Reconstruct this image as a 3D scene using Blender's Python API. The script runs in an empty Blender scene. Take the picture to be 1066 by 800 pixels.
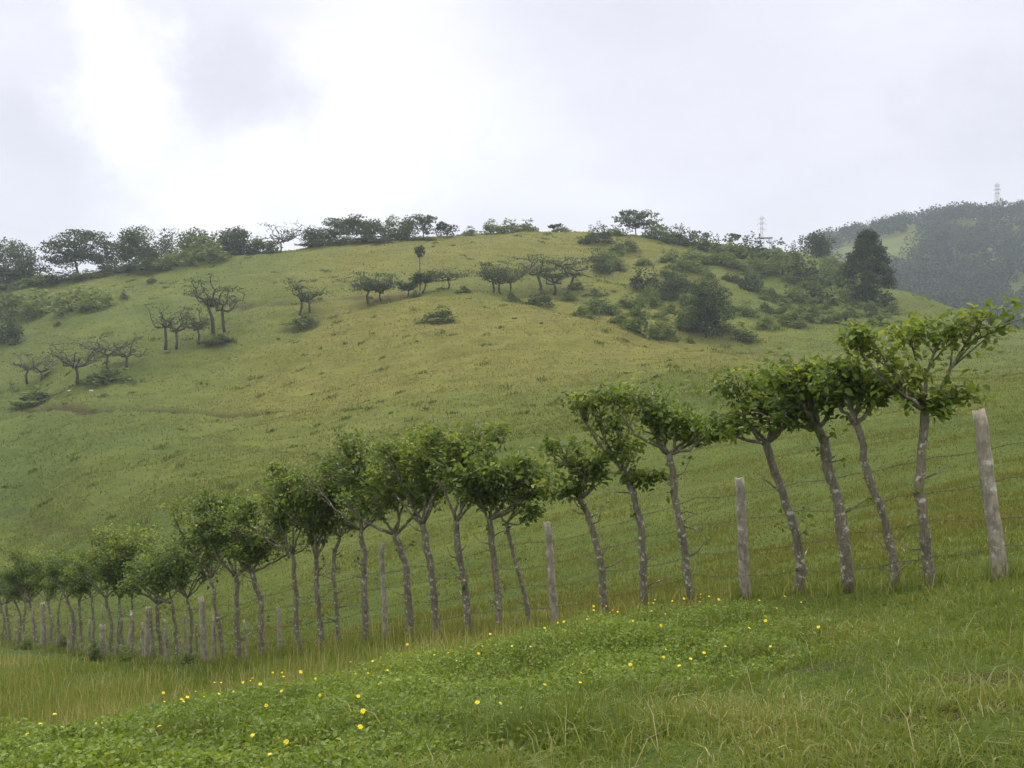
import bpy, math, random
import numpy as np

C = bpy.context.scene.collection
scene = bpy.context.scene
F, CX, CY = 1046.0, 533.0, 400.0            # a 35 mm view: 1046 px per unit tangent
R = np.random.default_rng(7)
random.seed(7)

# ------------------------------------------------------------------ helpers
def tag(o, label=None, cat=None, group=None, kind=None):
    if label: o['label'] = label
    if cat: o['category'] = cat
    if group: o['group'] = group
    if kind: o['kind'] = kind
    return o

def empty(name, loc):
    o = bpy.data.objects.new(name, None); C.objects.link(o); o.location = loc
    o.empty_display_size = 0.2
    return o

class MB:
    """collects vertices, quads / triangles and one tint value per vertex"""
    def __init__(s): s.v = []; s.q = []; s.t = []; s.c = []; s.n = 0
    def add(s, v, quads=None, tris=None, tint=0.5):
        v = np.asarray(v, float).reshape(-1, 3)
        if quads is not None and len(quads): s.q.append(np.asarray(quads, int).reshape(-1, 4) + s.n)
        if tris is not None and len(tris): s.t.append(np.asarray(tris, int).reshape(-1, 3) + s.n)
        s.v.append(v)
        s.c.append(np.broadcast_to(np.asarray(tint, float), (len(v),)).copy())
        s.n += len(v)
    def build(s, name, mat, parent=None, origin=(0, 0, 0), smooth=False):
        v = np.concatenate(s.v) - np.asarray(origin, float)
        q = np.concatenate(s.q) if s.q else np.zeros((0, 4), int)
        t = np.concatenate(s.t) if s.t else np.zeros((0, 3), int)
        me = bpy.data.meshes.new(name)
        me.vertices.add(len(v)); me.vertices.foreach_set('co', v.astype(np.float32).ravel())
        nl = len(q) * 4 + len(t) * 3
        me.loops.add(nl)
        me.loops.foreach_set('vertex_index', np.concatenate([q.ravel(), t.ravel()]).astype(np.int32))
        me.polygons.add(len(q) + len(t))
        st = np.concatenate([np.arange(len(q)) * 4, len(q) * 4 + np.arange(len(t)) * 3]).astype(np.int32)
        me.polygons.foreach_set('loop_start', st)
        me.update(calc_edges=True)
        if smooth: me.polygons.foreach_set('use_smooth', np.ones(len(q) + len(t), bool))
        a = me.attributes.new('tint', 'FLOAT', 'POINT')
        a.data.foreach_set('value', np.concatenate(s.c).astype(np.float32))
        me.materials.append(mat); me.validate()
        o = bpy.data.objects.new(name, me); C.objects.link(o)
        if parent is not None: o.parent = parent
        else: o.location = origin
        return o

def unit(a):
    a = np.asarray(a, float)
    return a / np.maximum(np.linalg.norm(a, axis=-1, keepdims=True), 1e-9)

def tube(mb, pts, rad, n=6, tint=0.5, lump=0.0, rng=R):
    pts = np.asarray(pts, float); k = len(pts)
    rad = np.broadcast_to(np.asarray(rad, float), (k,))
    d = unit(np.gradient(pts, axis=0))
    ref = np.where(np.abs(d[:, 2:3]) > 0.9, [[1.0, 0, 0]], [[0, 0, 1.0]])
    if np.mean(np.abs(d[:, 2])) > 0.5: ref = np.tile([[1.0, 0.1, 0]], (k, 1))
    u = unit(np.cross(d, ref)); w = np.cross(d, u)
    a = np.arange(n) * 2 * math.pi / n
    rr = rad[:, None] * (1 + lump * rng.uniform(-1, 1, (k, n)))
    v = pts[:, None, :] + rr[..., None] * (np.cos(a)[None, :, None] * u[:, None, :] + np.sin(a)[None, :, None] * w[:, None, :])
    i = np.arange(k - 1)[:, None] * n; j = np.arange(n)[None, :]; j2 = (j + 1) % n
    q = np.stack([i + j, i + j2, i + n + j2, i + n + j], -1).reshape(-1, 4)
    v = np.concatenate([v.reshape(-1, 3), pts[-1:], pts[:1]])
    last = (k - 1) * n
    tr = [(last + jj, last + (jj + 1) % n, k * n) for jj in range(n)] + [((jj + 1) % n, jj, k * n + 1) for jj in range(n)]
    mb.add(v, q, tr, tint)

def leaves(mb, p, size, tint, rng, up=0.6, near=True, droop=0.3, out=None):
    N = len(p)
    d = rng.normal(size=(N, 3)); d[:, 2] = d[:, 2] * 0.6 - droop
    if out is not None: d = d + out * 1.0
    d = unit(d)
    nn = rng.normal(size=(N, 3)) * (1 - up); nn[:, 2] += up
    w = unit(np.cross(d, nn)); nn = np.cross(w, d)
    s = np.broadcast_to(size, (N,))[:, None]
    tint = np.broadcast_to(tint, (N,))
    if near:
        fold = nn * s * 0.10
        V = np.stack([p, p + d * s * .28 + w * s * .30 + fold, p + d * s * .68 + w * s * .24 + fold, p + d * s - nn * s * .12,
                      p + d * s * .68 - w * s * .24 + fold, p + d * s * .28 - w * s * .30 + fold], 1)
        b = np.arange(N)[:, None] * 6
        q = np.concatenate([b + [[0, 1, 2, 3]], b + [[0, 3, 4, 5]]])
        mb.add(V.reshape(-1, 3), q, None, np.repeat(tint, 6))
    else:
        V = np.stack([p, p + d * s * .5 + w * s * .42, p + d * s, p + d * s * .5 - w * s * .42], 1)
        b = np.arange(N)[:, None] * 4
        mb.add(V.reshape(-1, 3), b + [[0, 1, 2, 3]], None, np.repeat(tint, 4))

def blades(mb, p, h, w, tint, rng, lean=0.45):
    N = len(p); a = rng.uniform(0, 2 * math.pi, N)
    h = np.broadcast_to(h, (N,)); w = np.broadcast_to(w, (N,))
    side = np.stack([np.cos(a), np.sin(a), np.zeros(N)], 1)
    b = rng.uniform(0, 2 * math.pi, N); ld = np.stack([np.cos(b), np.sin(b), np.zeros(N)], 1)
    L = (rng.random(N) ** 1.3 * lean * 1.6 * h)[:, None]
    z = np.array([0, 0, 1.0])
    p = p - z * (0.02 * np.ones(N))[:, None]
    hh = h[:, None]; ww = w[:, None]
    mid = p + z * hh * .58 + ld * L * .35
    tip = p + z * hh * (1 - 0.25 * (L / np.maximum(hh, 1e-6))) + ld * L
    V = np.stack([p - side * ww * .5, p + side * ww * .5, mid + side * ww * .42, mid - side * ww * .42, tip], 1)
    i = np.arange(N)[:, None] * 5
    mb.add(V.reshape(-1, 3), i + [[0, 1, 2, 3]], i + [[3, 2, 4]], np.repeat(np.broadcast_to(tint, (N,)), 5))

# ------------------------------------------------------------------ value noise
_perm = np.random.default_rng(3).random((256, 256))
def vnoise(x, y):
    xi = np.floor(x).astype(int); yi = np.floor(y).astype(int)
    fx = x - xi; fy = y - yi
    fx = fx * fx * (3 - 2 * fx); fy = fy * fy * (3 - 2 * fy)
    g = lambda i, j: _perm[i & 255, j & 255]
    return (g(xi, yi) * (1 - fx) + g(xi + 1, yi) * fx) * (1 - fy) + (g(xi, yi + 1) * (1 - fx) + g(xi + 1, yi + 1) * fx) * fy - 0.5
def fbm(x, y, o=4):
    s = 0; a = 1.0
    for k in range(o):
        s = s + a * vnoise(x + 17.3 * k, y - 9.1 * k); x = x * 2.03; y = y * 2.03; a *= 0.5
    return s

# ------------------------------------------------------------------ the lie of the land: sections through the valley, seen from the camera
COLS = {
 -250: [(1.5,1620),(4,880),(6,815),(8,825),(12,800),(18,735),(30,680),(45,640),(65,560),(100,465),(130,400),(160,335),(185,304),(205,300),(230,310),(300,350),(450,370),(650,360),(1200,360)],
 0:    [(1.5,1560),(4,850),(6.3,792),(8,802),(12,782),(18,728),(27,688),(40,671),(50,640),(62,590),(80,525),(100,470),(115,440),(130,412),(150,372),(175,328),(190,304),(205,294),(225,300),(300,345),(450,365),(650,355),(1200,355)],
 100:  [(1.5,1500),(4,835),(7,770),(8.5,782),(11.5,768),(16,733),(24,694),(30,686),(37,660),(48,608),(65,540),(85,478),(108,434),(118,410),(135,370),(155,333),(178,299),(195,286),(215,296),(300,335),(450,355),(650,345),(1200,345)],
 200:  [(1.5,1470),(4,825),(8,749),(9.5,760),(12,750),(17,718),(22,693),(27,680),(34,645),(50,565),(70,500),(90,455),(108,426),(125,388),(140,353),(160,313),(180,284),(200,268),(220,278),(300,318),(450,338),(650,328),(1200,330)],
 330:  [(1.5,1450),(4,815),(9,722),(10.5,726),(13,712),(18.5,680),(24,650),(34,600),(50,535),(70,480),(90,440),(110,400),(130,348),(145,316),(165,284),(190,259),(215,268),(300,305),(450,325),(650,315),(1200,330)],
 480:  [(1.5,1430),(4,810),(7,735),(10.3,686),(12,685),(15.5,663),(20,640),(30,580),(45,510),(65,460),(85,420),(105,378),(125,333),(140,308),(150,299),(170,270),(195,246),(220,254),(300,290),(450,310),(650,300),(1200,330)],
 600:  [(1.5,1410),(4,805),(7,720),(11,657),(13,657),(14.2,650),(18,630),(27,570),(40,505),(60,450),(80,415),(100,378),(118,340),(128,326),(136,328),(150,312),(175,270),(200,243),(225,251),(300,285),(450,305),(650,290),(1200,330)],
 720:  [(1.5,1390),(4,795),(7,705),(10.5,642),(12.8,624),(17,600),(25,550),(37,490),(55,435),(75,403),(90,385),(103,368),(113,368),(130,345),(155,305),(180,275),(205,252),(230,260),(300,290),(450,300),(650,285),(1200,330)],
 850:  [(1.5,1370),(4,780),(7,690),(10,632),(11.2,617),(15,585),(22,535),(32,480),(45,440),(60,412),(80,395),(95,388),(115,372),(140,345),(170,310),(200,282),(225,268),(250,276),(320,330),(420,312),(520,276),(620,259),(700,264),(1200,330)],
 960:  [(1.5,1350),(4,765),(7,665),(10,605),(13,575),(19,528),(28,475),(40,432),(55,405),(65,400),(75,402),(100,385),(130,355),(165,325),(195,310),(215,316),(270,350),(340,350),(430,312),(520,262),(600,235),(680,240),(1200,320)],
 1066: [(1.5,1330),(4,755),(6,675),(9,598),(12,566),(17,523),(25,472),(36,430),(52,397),(62,395),(75,402),(105,378),(140,358),(170,346),(190,352),(240,400),(300,395),(400,335),(500,272),(600,227),(680,233),(1200,310)],
 1300: [(1.5,1250),(4,720),(6,645),(9,570),(12,540),(17,500),(25,450),(36,412),(52,382),(62,380),(75,390),(105,380),(140,372),(170,370),(190,380),(240,420),(300,410),(400,330),(500,262),(600,208),(680,214),(1200,290)],
}
def pchip(x, y, xq):
    x = np.asarray(x, float); y = np.asarray(y, float)          # y may be (n,) or (n,m)
    y2 = y.reshape(len(x), -1); h = np.diff(x)[:, None]; dl = np.diff(y2, axis=0) / h
    m = np.zeros_like(y2); m[0] = dl[0]; m[-1] = dl[-1]
    s = dl[:-1] * dl[1:]
    w1 = 2 * h[1:] + h[:-1]; w2 = h[1:] + 2 * h[:-1]
    with np.errstate(divide='ignore', invalid='ignore'):
        hm = (w1 + w2) / (w1 / dl[:-1] + w2 / dl[1:])
    m[1:-1] = np.where(s > 0, hm, 0)
    k = np.clip(np.searchsorted(x, xq) - 1, 0, len(x) - 2)
    t = ((np.clip(xq, x[0], x[-1]) - x[k]) / np.diff(x)[k])[:, None]; hk = h[k]
    r = (2*t**3-3*t**2+1)*y2[k] + (t**3-2*t**2+t)*hk*m[k] + (-2*t**3+3*t**2)*y2[k+1] + (t**3-t**2)*hk*m[k+1]
    return r.reshape((len(xq),) + y.shape[1:])

LY = np.linspace(math.log(0.2), math.log(1200), 1400)
PXG = np.arange(-250, 1301, 5.0)
_cp = sorted(COLS)
_tab = []
for c in _cp:
    Yk = np.array([k[0] for k in COLS[c]]); pk = np.array([k[1] for k in COLS[c]])
    yy = pchip(np.log(Yk), pk, LY)
    Yg = np.exp(LY); z = (CY - yy) / F * Yg
    z15 = (CY - pk[0]) / F * 1.5
    z = np.where(Yg < 1.5, -1.6 + (z15 + 1.6) * Yg / 1.5, z)
    _tab.append(z)
ZT = pchip(np.array(_cp, float), np.array(_tab), PXG)            # (px, logY)

def sstep(a, b, x):
    t = np.clip((x - a) / (b - a), 0, 1); return t * t * (3 - 2 * t)

def ground(x, y, detail=True):
    x = np.asarray(x, float); y = np.asarray(y, float)
    r = np.hypot(x, y) + 1e-9; th = np.arctan2(x, y)
    lim0, lim1 = math.atan((-250 - CX) / F), math.atan((1300 - CX) / F)
    tc = np.clip(th, lim0, lim1)
    Y = np.clip(r * np.cos(tc), 0.21, 1190)
    u = (CX + F * np.tan(tc) - PXG[0]) / 5.0
    v = (np.log(Y) - LY[0]) / (LY[1] - LY[0])
    i = np.clip(u.astype(int), 0, len(PXG) - 2); j = np.clip(v.astype(int), 0, len(LY) - 2)
    fu = np.clip(u - i, 0, 1); fv = np.clip(v - j, 0, 1)
    z = (ZT[i, j] * (1 - fu) + ZT[i + 1, j] * fu) * (1 - fv) + (ZT[i, j + 1] * (1 - fu) + ZT[i + 1, j + 1] * fu) * fv
    b = sstep(math.radians(50), math.radians(120), np.abs(th))
    z = z * (1 - b) + (-1.6 - 0.03 * r) * b
    if detail:
        far = sstep(18, 90, r)
        z = z + fbm(x * .9, y * .9, 4) * .10 * sstep(1.5, 6, r) * (1 - .5 * far) + fbm(x * .11 + 5, y * .16, 4) * 0.9 * far * (1 - .3 * sstep(150, 260, r)) \
              + fbm(x * .30, y * .55 + 3, 3) * .32 * far * (1 - sstep(230, 320, r)) + fbm(x * .10 + 7, y * .85 + x * .12, 3) * .22 * sstep(25, 60, r) * (1 - sstep(180, 240, r)) + fbm(x * .02, y * .02, 4) * 7 * sstep(300, 480, r)
    return z

def at(px, py, Y): return np.array([(px - CX) / F * Y, Y, (CY - py) / F * Y])

_Yh = np.exp(np.linspace(math.log(2.5), math.log(760), 3000))
def hit(px, py, ymin=2.5, ymax=760):
    """first ground point that the eye meets along this direction"""
    Y = _Yh[(_Yh >= ymin) & (_Yh <= ymax)]
    x = (px - CX) / F * Y; z = ground(x, Y, False)
    k = np.nonzero(CY - z / Y * F <= py)[0]
    k = k[0] if len(k) else int(np.argmin(CY - z / Y * F))
    return np.array([x[k], Y[k], float(ground(x[k], Y[k]))])

# ------------------------------------------------------------------ materials
def new_mat(name):
    m = bpy.data.materials.new(name); m.use_nodes = True
    nt = m.node_tree; nt.nodes.clear()
    out = nt.nodes.new('ShaderNodeOutputMaterial')
    return m, nt, out
def N(nt, t, **kw):
    n = nt.nodes.new(t)
    for k, v in kw.items():
        if k in n.inputs: n.inputs[k].default_value = v
        else: setattr(n, k, v)
    return n
def ramp(nt, fac, stops):
    r = nt.nodes.new('ShaderNodeValToRGB'); e = r.color_ramp.elements
    while len(e) > 1: e.remove(e[0])
    e[0].position = stops[0][0]; e[0].color = (*stops[0][1], 1)
    for p, c in stops[1:]:
        x = e.new(p); x.color = (*c, 1)
    nt.links.new(fac, r.inputs[0]); return r
def mix(nt, fac, a, b, mode='MIX'):
    n = nt.nodes.new('ShaderNodeMix'); n.data_type = 'RGBA'; n.blend_type = mode
    for s, val in ((0, fac), (6, a), (7, b)):
        if isinstance(val, (int, float)): n.inputs[s].default_value = val
        elif isinstance(val, tuple): n.inputs[s].default_value = (*val, 1)
        else: nt.links.new(val, n.inputs[s])
    return n.outputs[2]

def leaf_mat(name, stops, trans=0.35, rough=0.55, spec=0.3):
    m, nt, out = new_mat(name)
    at_ = N(nt, 'ShaderNodeAttribute', attribute_name='tint')
    r = ramp(nt, at_.outputs['Fac'], stops)
    p = N(nt, 'ShaderNodeBsdfPrincipled', Roughness=rough)
    p.inputs['Specular IOR Level'].default_value = spec
    t = N(nt, 'ShaderNodeBsdfTranslucent')
    ms = N(nt, 'ShaderNodeMixShader'); ms.inputs[0].default_value = trans
    nt.links.new(r.outputs[0], p.inputs['Base Color'])
    nt.links.new(mix(nt, 1.0, r.outputs[0], (1.25, 1.15, 0.6), 'MULTIPLY'), t.inputs['Color'])
    nt.links.new(p.outputs[0], ms.inputs[1]); nt.links.new(t.outputs[0], ms.inputs[2])
    nt.links.new(ms.outputs[0], out.inputs[0])
    return m

M = {}
M['fence_leaf'] = leaf_mat('fence_leaf', [(0, (.042, .074, .016)), (.45, (.082, .132, .024)), (.8, (.14, .205, .034)), (1, (.25, .30, .05))], .45)
M['far_leaf'] = leaf_mat('far_leaf', [(0, (.024, .038, .018)), (.5, (.056, .084, .030)), (.8, (.095, .130, .040)), (1, (.135, .17, .055))], .28, .7, .15)
M['bush_leaf'] = leaf_mat('bush_leaf', [(0, (.058, .086, .026)), (.5, (.108, .150, .040)), (1, (.165, .210, .055))], .32, .7, .15)
M['forest_leaf'] = leaf_mat('forest_leaf', [(0, (.010, .022, .016)), (.6, (.022, .040, .023)), (1, (.045, .066, .030))], .2, .8, .1)
M['grass'] = leaf_mat('grass_blade', [(0, (.085, .130, .020)), (.35, (.135, .185, .032)), (.65, (.185, .208, .046)), (.85, (.27, .25, .105)), (1, (.40, .36, .20))], .42, .6, .25)
M['hillgrass'] = leaf_mat('hill_grass_blade', [(0, (.074, .104, .018)), (.5, (.122, .140, .026)), (.8, (.155, .150, .034)), (1, (.20, .18, .065))], .35, .7, .15)
M['cover'] = leaf_mat('cover_leaf', [(0, (.095, .155, .024)), (.5, (.165, .245, .038)), (.85, (.235, .305, .050)), (1, (.30, .33, .07))], .47, .5, .35)
M['petal'] = leaf_mat('petal', [(0, (.84, .62, .012)), (1, (.90, .78, .03))], .3, .5, .2)
M['disc'] = leaf_mat('flower_disc', [(0, (.62, .40, .01)), (1, (.72, .48, .015))], .05)
M['stem'] = leaf_mat('stem', [(0, (.06, .10, .02)), (1, (.10, .14, .03))], .1)

def bark(name, base, dark, lichen, amt, scale):
    m, nt, out = new_mat(name)
    tc = N(nt, 'ShaderNodeTexCoord')
    mp = N(nt, 'ShaderNodeMapping'); mp.inputs['Scale'].default_value = (1, 1, .35)
    nt.links.new(tc.outputs['Object'], mp.inputs[0])
    n1 = N(nt, 'ShaderNodeTexNoise', Scale=scale, Detail=6.0, Roughness=.65); nt.links.new(mp.outputs[0], n1.inputs[0])
    n2 = N(nt, 'ShaderNodeTexNoise', Scale=scale * .35, Detail=5.0, Roughness=.7); nt.links.new(tc.outputs['Object'], n2.inputs[0])
    n3 = N(nt, 'ShaderNodeTexNoise', Scale=scale * .6, Detail=3.0); 
    nt.links.new(tc.outputs['Object'], n3.inputs[0])
    a = ramp(nt, n1.outputs[0], [(.32, dark), (.62, base)])
    k = ramp(nt, n2.outputs[0], [(amt, (0, 0, 0)), (amt + .10, (1, 1, 1))])
    k2 = ramp(nt, n3.outputs[0], [(.52, (0, 0, 0)), (.64, (.5, .5, .5))])
    c = mix(nt, k.outputs[0], a.outputs[0], lichen)
    c = mix(nt, k2.outputs[0], c, (.085, .10, .045))
    p = N(nt, 'ShaderNodeBsdfPrincipled', Roughness=.9)
    b = N(nt, 'ShaderNodeBump', Strength=.7, Distance=.012)
    nt.links.new(n1.outputs[0], b.inputs['Height']); nt.links.new(b.outputs[0], p.inputs['Normal'])
    nt.links.new(c, p.inputs['Base Color']); nt.links.new(p.outputs[0], out.inputs[0])
    return m
M['bark'] = bark('lichen_bark', (.180, .158, .108), (.070, .058, .038), (.45, .45, .37), .55, 40)
M['farbark'] = bark('old_bark', (.060, .048, .037), (.028, .022, .016), (.15, .14, .12), .66, 9)
M['post'] = bark('weathered_wood', (.300, .272, .205), (.135, .120, .088), (.42, .41, .34), .56, 20)

def simple(name, col, rough=.6, metal=0.0, noise=.25, scale=8):
    m, nt, out = new_mat(name)
    tc = N(nt, 'ShaderNodeTexCoord')
    n1 = N(nt, 'ShaderNodeTexNoise', Scale=float(scale), Detail=5.0); nt.links.new(tc.outputs['Object'], n1.inputs[0])
    r = ramp(nt, n1.outputs[0], [(.3, tuple(c * (1 - noise) for c in col)), (.7, tuple(min(1, c * (1 + noise)) for c in col))])
    p = N(nt, 'ShaderNodeBsdfPrincipled', Roughness=rough, Metallic=metal)
    nt.links.new(r.outputs[0], p.inputs['Base Color']); nt.links.new(p.outputs[0], out.inputs[0])
    return m
M['wire'] = simple('rusty_wire', (.10, .085, .075), .7, .5)
M['steel'] = simple('galvanised_steel', (.45, .46, .48), .5, .6, .15, 1)
M['rock'] = simple('pale_rock', (.33, .32, .29), .9)
M['wall'] = simple('pale_render', (.62, .64, .66), .9, 0, .1, 2)
M['roof'] = simple('sheet_roof', (.42, .46, .50), .6, .2, .15, 3)
M['glassy'] = simple('dark_opening', (.04, .045, .05), .3)

# ground
m, nt, out = new_mat('pasture')
geo = N(nt, 'ShaderNodeNewGeometry')
def pos_noise(sc, det, rough=.6, stretch=(1, 1, 1)):
    mp = N(nt, 'ShaderNodeMapping'); mp.inputs['Scale'].default_value = stretch
    nt.links.new(geo.outputs['Position'], mp.inputs[0])
    n = N(nt, 'ShaderNodeTexNoise', Scale=sc, Detail=det, Roughness=rough); nt.links.new(mp.outputs[0], n.inputs[0]); return n
dry = N(nt, 'ShaderNodeAttribute', attribute_name='dry'); soil = N(nt, 'ShaderNodeAttribute', attribute_name='soil')
nA = pos_noise(.05, 5.0); nB = pos_noise(.62, 6.0, .72, (.55, .9, 1)); nC = pos_noise(5.0, 5.0, .7); nD = pos_noise(.20, 5.0, .7, (.6, 1, 1))
add = N(nt, 'ShaderNodeMath', operation='MULTIPLY_ADD'); nt.links.new(nA.outputs[0], add.inputs[0]); add.inputs[1].default_value = .9
nt.links.new(dry.outputs['Fac'], add.inputs[2])
add2 = N(nt, 'ShaderNodeMath', operation='MULTIPLY_ADD'); nt.links.new(nD.outputs[0], add2.inputs[0]); add2.inputs[1].default_value = .5
nt.links.new(add.outputs[0], add2.inputs[2])
add3 = N(nt, 'ShaderNodeMath', operation='ADD'); nt.links.new(add2.outputs[0], add3.inputs[0]); add3.inputs[1].default_value = -.70
base = ramp(nt, add3.outputs[0], [(0, (.056, .082, .015)), (.35, (.088, .105, .020)), (.65, (.118, .118, .025)), (1, (.136, .126, .033))])
tuft = ramp(nt, nB.outputs[0], [(.30, (.60, .66, .56)), (.5, (.98, .98, .96)), (.68, (1.30, 1.25, 1.15))])
fine = ramp(nt, nC.outputs[0], [(.3, (.6, .64, .55)), (.7, (1.28, 1.25, 1.15))])
c = mix(nt, .75, base.outputs[0], tuft.outputs[0], 'MULTIPLY')
c = mix(nt, .8, c, fine.outputs[0], 'MULTIPLY')
sr = ramp(nt, nC.outputs[0], [(.3, (.018, .013, .007)), (.7, (.056, .038, .020))])
c = mix(nt, soil.outputs['Fac'], c, sr.outputs[0])
p = N(nt, 'ShaderNodeBsdfPrincipled', Roughness=.95); p.inputs['Specular IOR Level'].default_value = .1
hsum = N(nt, 'ShaderNodeMath', operation='MULTIPLY_ADD'); nt.links.new(nB.outputs[0], hsum.inputs[0]); hsum.inputs[1].default_value = 3.0
nt.links.new(nC.outputs[0], hsum.inputs[2])
b = N(nt, 'ShaderNodeBump', Strength=.8, Distance=.18); nt.links.new(hsum.outputs[0], b.inputs['Height'])
nt.links.new(b.outputs[0], p.inputs['Normal']); nt.links.new(c, p.inputs['Base Color']); nt.links.new(p.outputs[0], out.inputs[0])
M['pasture'] = m

# ------------------------------------------------------------------ terrain: one sheet all round the camera
tin = np.arctan((np.arange(-90, 1160, 2.6) - CX) / F)
tl = np.linspace(-math.pi, tin[0], 75)[:-1]; tr_ = np.linspace(tin[-1], math.pi, 75)[1:]
TH = np.concatenate([tl, tin, tr_])
RR = np.concatenate([np.exp(np.linspace(math.log(.3), math.log(3), 40))[:-1], np.exp(np.linspace(math.log(3), math.log(260), 560))[:-1],
                     np.exp(np.linspace(math.log(260), math.log(900), 150))])
tg, rg = np.meshgrid(TH, RR, indexing='ij')
XG = np.sin(tg) * rg; YG = np.cos(tg) * rg; ZG = ground(XG, YG)

def polydist(x, y, P):
    d = np.full(x.shape, 1e9); P = np.asarray(P)[:, :2]
    for a, b in zip(P[:-1], P[1:]):
        ab = b - a; t = np.clip(((x - a[0]) * ab[0] + (y - a[1]) * ab[1]) / (ab @ ab), 0, 1)
        d = np.minimum(d, np.hypot(x - a[0] - t * ab[0], y - a[1] - t * ab[1]))
    return d
def inpoly(x, y, P):
    P = np.asarray(P)[:, :2]; r = np.zeros(x.shape, bool); n = len(P)
    for i in range(n):
        (x1, y1), (x2, y2) = P[i], P[(i + 1) % n]
        if y1 == y2: continue
        c = ((y1 > y) != (y2 > y)) & (x < (x2 - x1) * (y - y1) / (y2 - y1) + x1)
        r ^= c
    return r

cut = [hit(a, b, 70, 150) for a, b in [(-40,431),(20,429),(60,428),(100,430),(140,429),(200,430),(290,430)]]
track = [hit(a, b, 110, 175) for a, b in [(240,319),(275,316),(305,312),(350,312),(400,309),(440,304)]]
cut2 = [hit(a, b, 40, 90) for a, b in [(-30,535),(20,540),(70,550),(120,566)]]
patches = [hit(1045,735), hit(975,752), hit(1062,705), hit(850,702), hit(890,648)]
def soilmask(x, y):
    n = fbm(x * .35, y * .35, 4); n2 = fbm(x * 3, y * 3, 3)
    s = .95 * sstep(1.05, .3, polydist(x, y, cut) + n * .6) * sstep(-.5, -.1, fbm(x * .12, y * .12, 2) + .1)
    s = np.maximum(s, .7 * sstep(1.5, .4, polydist(x, y, track) + n * .9))
    s = np.maximum(s, .30 * sstep(.8, .2, polydist(x, y, cut2) + n * .8))
    for q, rad, k in zip(patches, (.50, .30, .50, .30, .4), (.8, .7, .75, .5, .3)):
        s = np.maximum(s, k * sstep(rad, rad * .3, np.hypot(x - q[0], y - q[1]) + n2 * .35))
    return s
green1 = hit(-20, 505, 50, 100)  # centre of the darker green patch at far left
def drymask(x, y):
    """how yellow the pasture has gone, in world metres: the spur is driest, a patch at far left greener"""
    r = np.hypot(x, y)
    d = .17 + .30 * sstep(60, 110, r) * sstep(30, -5, np.abs(x + 2 - 0) - 22)
    sp = hit(560, 350, 80, 140)
    d = d + .22 * sstep(48, 5, np.hypot(x - sp[0], y - sp[1]))
    d = d - .22 * sstep(32, 6, np.hypot(x - green1[0], y - green1[1]))
    d = d - .06 * sstep(60, 25, r) + .10 * sstep(150, 190, r)
    return d
soilg = soilmask(XG, YG)
ZG = ZG - .45 * soilmask(XG, YG) * sstep(30, 60, rg) * sstep(400, 300, rg)
nT, nR = tg.shape
ii = np.arange(nT - 1)[:, None] * nR + np.arange(nR - 1)[None, :]
quads = np.stack([ii, ii + 1, ii + nR + 1, ii + nR], -1).reshape(-1, 4)
mb = MB(); mb.add(np.stack([XG, YG, ZG], -1), quads)
terr = mb.build('ground', M['pasture'], smooth=True)
tag(terr, kind='structure')
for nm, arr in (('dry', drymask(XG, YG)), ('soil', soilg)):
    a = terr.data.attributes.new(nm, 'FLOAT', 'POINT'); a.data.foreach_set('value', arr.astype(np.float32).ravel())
# close the middle under the camera and flip check
if terr.data.polygons[len(terr.data.polygons) // 2].normal.z < 0: terr.data.flip_normals()

# ------------------------------------------------------------------ ground cover bank
BANK = [hit(a, b) for a, b in [(-60,800),(20,788),(110,768),(200,747),(300,730),(400,706),(500,688),(600,662),(660,646),(740,640),(820,640),(862,660),(868,690),(800,708),(740,716),(660,735),(600,752),(545,790),(520,830),(300,870),(-60,880)]]
BANK = np.array(BANK)
def bankmask(x, y): return inpoly(x + fbm(x * 1.5, y * 1.5, 3) * .5, y + fbm(x * 1.5 + 9, y * 1.5, 3) * .5, BANK)
def bank_h(x, y): return np.clip(.09 + .20 * (fbm(x * 1.6, y * 1.6, 4) + .25), .03, .30)

rng = np.random.default_rng(11)
n = 400000
Y = np.exp(rng.uniform(math.log(2.6), math.log(13.5), n)); px = rng.uniform(-150, 900, n); x = (px - CX) / F * Y
k = bankmask(x, Y); x, Y = x[k], Y[k]
edge = sstep(-.05, .75, polydist(x, Y, np.vstack([BANK[11:20]])) + .35 * fbm(x * 2, Y * 2, 3)) * (.25 + .75 * sstep(0, .35, polydist(x, Y, BANK[:12]) + .25 * fbm(x * 3, Y * 3, 3)))       # the plants thin out into the grass on the near side
thin = rng.random(len(x)) < (sstep(-.45, .25, fbm(x * 2.2 + 3, Y * 2.2, 4)) * .85 + .15) * (.06 + .94 * edge)
x, Y = x[thin], Y[thin]
hh = bank_h(x, Y)
z = ground(x, Y) + hh * rng.random(len(x)) ** .6
tint = np.clip(.42 + .45 * fbm(x * 1.1, Y * 1.1, 4) + rng.normal(0, .20, len(x)) , 0, 1)
mb = MB(); leaves(mb, np.stack([x, Y, z], 1), rng.uniform(.012, .026, len(x)) + .022 * rng.random(len(x)) ** 4, tint, rng, .5, True, .1)
tag(mb.build('ground_cover', M['cover']), kind='stuff')

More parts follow.
